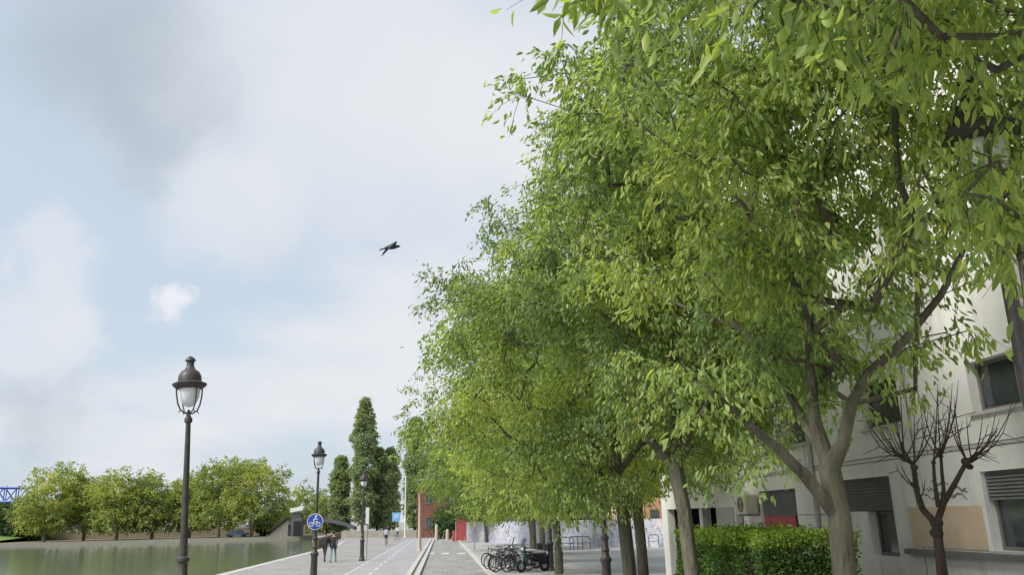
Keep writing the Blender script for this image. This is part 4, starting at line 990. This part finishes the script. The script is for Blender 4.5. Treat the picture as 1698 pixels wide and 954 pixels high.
# ================================================================ PEOPLE
def zmat(name, bands, rough=.85):
    m = bpy.data.materials.new(name); m.use_nodes = True; t = m.node_tree; b = t.nodes['Principled BSDF']; b.inputs['Roughness'].default_value = rough
    c_ = t.nodes.new('ShaderNodeTexCoord'); s_ = t.nodes.new('ShaderNodeSeparateXYZ'); d = t.nodes.new('ShaderNodeMath'); d.operation = 'DIVIDE'; d.inputs[1].default_value = 2.0
    cr = t.nodes.new('ShaderNodeValToRGB'); cr.color_ramp.interpolation = 'CONSTANT'; e = cr.color_ramp.elements
    while len(e) < len(bands): e.new(.5)
    for i, (z, col) in enumerate(bands): e[i].position = z / 2.0; e[i].color = (*col, 1)
    t.links.new(c_.outputs['Object'], s_.inputs[0]); t.links.new(s_.outputs[2], d.inputs[0]); t.links.new(d.outputs[0], cr.inputs[0]); t.links.new(cr.outputs[0], b.inputs['Base Color'])
    return m
SK = (.45, .28, .2)
def person(label, loc, rz, joints, m, hair=(.03, .02, .015), group=None):
    """joints: dict name -> (pos, radius); edges fixed"""
    t_ = thing('person', label, 'person', loc, rz, group)
    names = list(joints); idx = {n_: i for i, n_ in enumerate(names)}
    E_ = [('pelvis', 'belly'), ('belly', 'chest'), ('chest', 'neck'), ('neck', 'jaw'), ('jaw', 'head')]
    for s_ in 'lr': E_ += [('chest', 'sh' + s_), ('sh' + s_, 'el' + s_), ('el' + s_, 'wr' + s_), ('wr' + s_, 'ha' + s_), ('pelvis', 'hip' + s_), ('hip' + s_, 'kn' + s_), ('kn' + s_, 'an' + s_), ('an' + s_, 'to' + s_)]
    me = bpy.data.meshes.new('body'); me.from_pydata([joints[n_][0] for n_ in names], [(idx[a], idx[b_]) for a, b_ in E_], [])
    o = bpy.data.objects.new('body', me); C.objects.link(o); o.parent = t_
    sk = o.modifiers.new('skin', 'SKIN')
    if not me.skin_vertices: bpy.context.view_layer.objects.active = o
    sv = me.skin_vertices[0].data if me.skin_vertices else None
    if sv:
        for i, n_ in enumerate(names): r = joints[n_][1]; sv[i].radius = (r, r) if not isinstance(r, tuple) else r; sv[i].use_root = (i == 0)
    ss_ = o.modifiers.new('sub', 'SUBSURF'); ss_.levels = 1; ss_.render_levels = 2
    me.materials.append(m)
    h = Vector(joints['head'][0]); q_ = MB(); q_.ell((h.x - .015, h.y, h.z + .035), .1, .088, .1, 12, 8); q_.build('hair', mat('hair', hair, .8), t_, smooth=True)
    return t_
def walk(ph, H_=1.72):
    k = H_ / 1.75; a = .22 * ph
    j = {'pelvis': ((0, 0, .95), .13), 'belly': ((0, 0, 1.12), .125), 'chest': ((.01, 0, 1.33), .15), 'neck': ((.02, 0, 1.48), .055), 'jaw': ((.035, 0, 1.56), .065), 'head': ((.03, 0, 1.65), .09)}
    for s_, sg_ in (('l', 1), ('r', -1)):
        w_ = sg_ * a
        j.update({'sh' + s_: ((0, sg_ * .18, 1.4), .06), 'el' + s_: ((-w_ * .7 - .02, sg_ * .24, 1.12), .045), 'wr' + s_: ((-w_ * 1.3 + .06, sg_ * .24, .88), .032), 'ha' + s_: ((-w_ * 1.4 + .08, sg_ * .235, .79), .036),
                  'hip' + s_: ((0, sg_ * .09, .9), .09), 'kn' + s_: ((w_ * .9 + .04, sg_ * .09, .5), .06), 'an' + s_: ((w_ * 1.6 - .02, sg_ * .09, .09), .042), 'to' + s_: ((w_ * 1.6 + .14, sg_ * .1, .04), .04)})
    return {n_: (tuple(c_ * k for c_ in p), r) for n_, (p, r) in j.items()}
coat = zmat('dark_coat', [(0, (.02, .02, .02)), (.1, (.03, .03, .04)), (.8, (.025, .022, .025)), (1.545, SK)])
coat2 = zmat('black_jacket', [(0, (.02, .02, .02)), (.1, (.14, .22, .24)), (.78, (.02, .02, .025)), (1.545, SK)])
c1 = onG(538, 933); c2 = onG(548, 934)
person('person in a dark coat walking away, left of the couple on the quay', (c1.x, c1.y, 0), R_(80), walk(1, 1.8), coat, group='couple walking on the quay')
person('person in black jacket and pale trousers, right of the couple on the quay', (c2.x + .15, c2.y, 0), R_(85), walk(-.9, 1.85), coat2, group='couple walking on the quay')
# bag held between
def rider(label, loc, rz, m):
    j = {'pelvis': ((-.24, 0, 1.03), .13), 'belly': ((-.16, 0, 1.18), .12), 'chest': ((-.02, 0, 1.37), .14), 'neck': ((.06, 0, 1.5), .05), 'jaw': ((.1, 0, 1.57), .062), 'head': ((.11, 0, 1.66), .09)}
    for s_, sg_ in (('l', 1), ('r', -1)):
        kn = (.12, sg_ * .1, .82) if sg_ > 0 else (.06, sg_ * .1, .66); an = (-.02, sg_ * .12, .5) if sg_ > 0 else (-.1, sg_ * .12, .24)
        j.update({'sh' + s_: ((0, sg_ * .18, 1.42), .06), 'el' + s_: ((.14, sg_ * .26, 1.22), .042), 'wr' + s_: ((.28, sg_ * .27, 1.09), .03), 'ha' + s_: ((.33, sg_ * .25, 1.06), .034),
                  'hip' + s_: ((-.22, sg_ * .1, .98), .09), 'kn' + s_: (kn, .062), 'an' + s_: (an, .042), 'to' + s_: ((an[0] + .14, an[1], an[2] - .05), .038)})
    return person(label, loc, rz, j, m)
cyc = onG(640, 906)
bicycle('bicycle ridden away along the quay by the cyclist with the grey top', (cyc.x, cyc.y, 0), R_(92), bm[0], 0, None)
cyc_o = rider('cyclist in grey top and dark shorts riding away on the quay', (cyc.x, cyc.y, 0), R_(92), zmat('grey_top', [(0, (.02, .02, .02)), (.3, SK), (.7, (.03, .03, .04)), (1.08, (.28, .32, .38)), (1.5, SK)]))
pn = MB()
c3 = onG(658, 896)
bicycle('distant bicycle below the blue sign', (c3.x, c3.y, 0), R_(120), bm[3], 0, None)
rider('distant cyclist in a white top below the blue sign', (c3.x, c3.y, 0), R_(120), zmat('white_top', [(0, (.02, .02, .02)), (.3, (.05, .05, .06)), (1.05, (.6, .6, .58)), (1.5, SK)]))

# ================================================================ BIRD
def pigeon(label, loc, rz, tilt):
    t_ = thing('pigeon', label, 'bird', loc, rz); t_.rotation_euler = (0, tilt, rz)
    # x forward; one continuous mesh: lathed body, wing surfaces fused in the same mesh
    q_ = MB()
    prof = [(-.2, .012), (-.17, .03), (-.1, .042), (-.03, .062), (.04, .066), (.09, .052), (.125, .034), (.15, .033), (.175, .026), (.19, .008), (.205, .003)]
    q_.tube([(x, 0, .012 * math.sin(i * .6)) for i, (x, r) in enumerate(prof)], [r for x, r in prof], 12)
    for s_ in (1, -1):
        # wing swept: root on the flank, wrist forward, tip back and down
        top = [(.08, s_ * .04, .03), (.11, s_ * .13, .075 ), (.05, s_ * .2, .06), (-.08, s_ * .27, -.02), (-.2, s_ * .3, -.09)]
        bot = [(-.07, s_ * .04, .02), (-.06, s_ * .11, .045), (-.09, s_ * .17, .03), (-.16, s_ * .22, -.03), (-.21, s_ * .29, -.1)]
        k = len(q_.v)
        for a, b_ in zip(top, bot):
            th = .008; q_.v += [(a[0], a[1], a[2] + th), (b_[0], b_[1], b_[2] + th / 2), (b_[0], b_[1], b_[2] - th / 2), (a[0], a[1], a[2] - th)]
        for i in range(4):
            for j_ in range(4): q_.f.append((k + i * 4 + j_, k + i * 4 + (j_ + 1) % 4, k + (i + 1) * 4 + (j_ + 1) % 4, k + (i + 1) * 4 + j_))
        q_.f.append((k + 16, k + 17, k + 18, k + 19))
    k = len(q_.v); q_.v += [(-.17, -.03, .012), (-.17, .03, .012), (-.3, .07, .0), (-.3, -.07, .0), (-.17, -.03, .0), (-.17, .03, .0), (-.3, .07, -.008), (-.3, -.07, -.008)]
    q_.f += [tuple(k + i for i in f_) for f_ in ((0, 1, 2, 3), (7, 6, 5, 4), (0, 3, 7, 4), (1, 5, 6, 2), (2, 6, 7, 3))]
    q_.build('body', M['feather'], t_, smooth=True)
    q_ = MB(); q_.tube([(.195, 0, .0), (.225, 0, -.006)], [.008, .002], 6); q_.build('beak', M['dark'], t_)
p = onY(650, 410, 18)
pigeon('dark pigeon flying alone in the sky left of the trees', p, R_(20), R_(-18))

# cars and boat glimpsed on the far bank
def car(label, px, y, m, rz=0):
    p = onY(px, 890, y); t_ = thing('parked_car', label, 'car', (p.x, y, 0), rz, 'vehicles parked on the far bank')
    q_ = MB(); side = [(-2.1, .35), (-2.1, .85), (-1.5, .95), (-1.0, 1.45), (.7, 1.48), (1.3, .98), (2.05, .85), (2.15, .4)]
    k = 0; n_ = len(side); q_.v = [(x, -.85, z) for x, z in side] + [(x, .85, z) for x, z in side]
    q_.f = [tuple(range(n_)), tuple(reversed(range(n_, 2 * n_)))] + [(i, i + n_, (i + 1) % n_ + n_, (i + 1) % n_) for i in range(n_)]
    q_.build('body', m, t_, bevel=.06)
    q_ = MB(); q_.v = [(-1.35, -.87, .97), (-.95, -.87, 1.38), (.62, -.87, 1.4), (1.1, -.87, .99), (-1.35, -.855, .97), (-.95, -.855, 1.38), (.62, -.855, 1.4), (1.1, -.855, .99)]; q_.f = [(0, 1, 2, 3), (0, 4, 5, 1), (1, 5, 6, 2), (2, 6, 7, 3)]; q_.build('side_window', M['glass'], t_)
    for x in (-1.35, 1.35):
        for s_ in (-.8, .8): q_ = MB(); q_.tube([(x, s_ - .1, .33), (x, s_ + .1, .33)], .33, 16); q_.build('wheel', M['rubber'], t_)
car('dark blue car parked between the two tall plane trees on the far bank', 393, 171.5, mat('car_blue', (.05, .08, .14), .3))

scene.cycles.max_bounces = 6
scene.cycles.transparent_max_bounces = 4
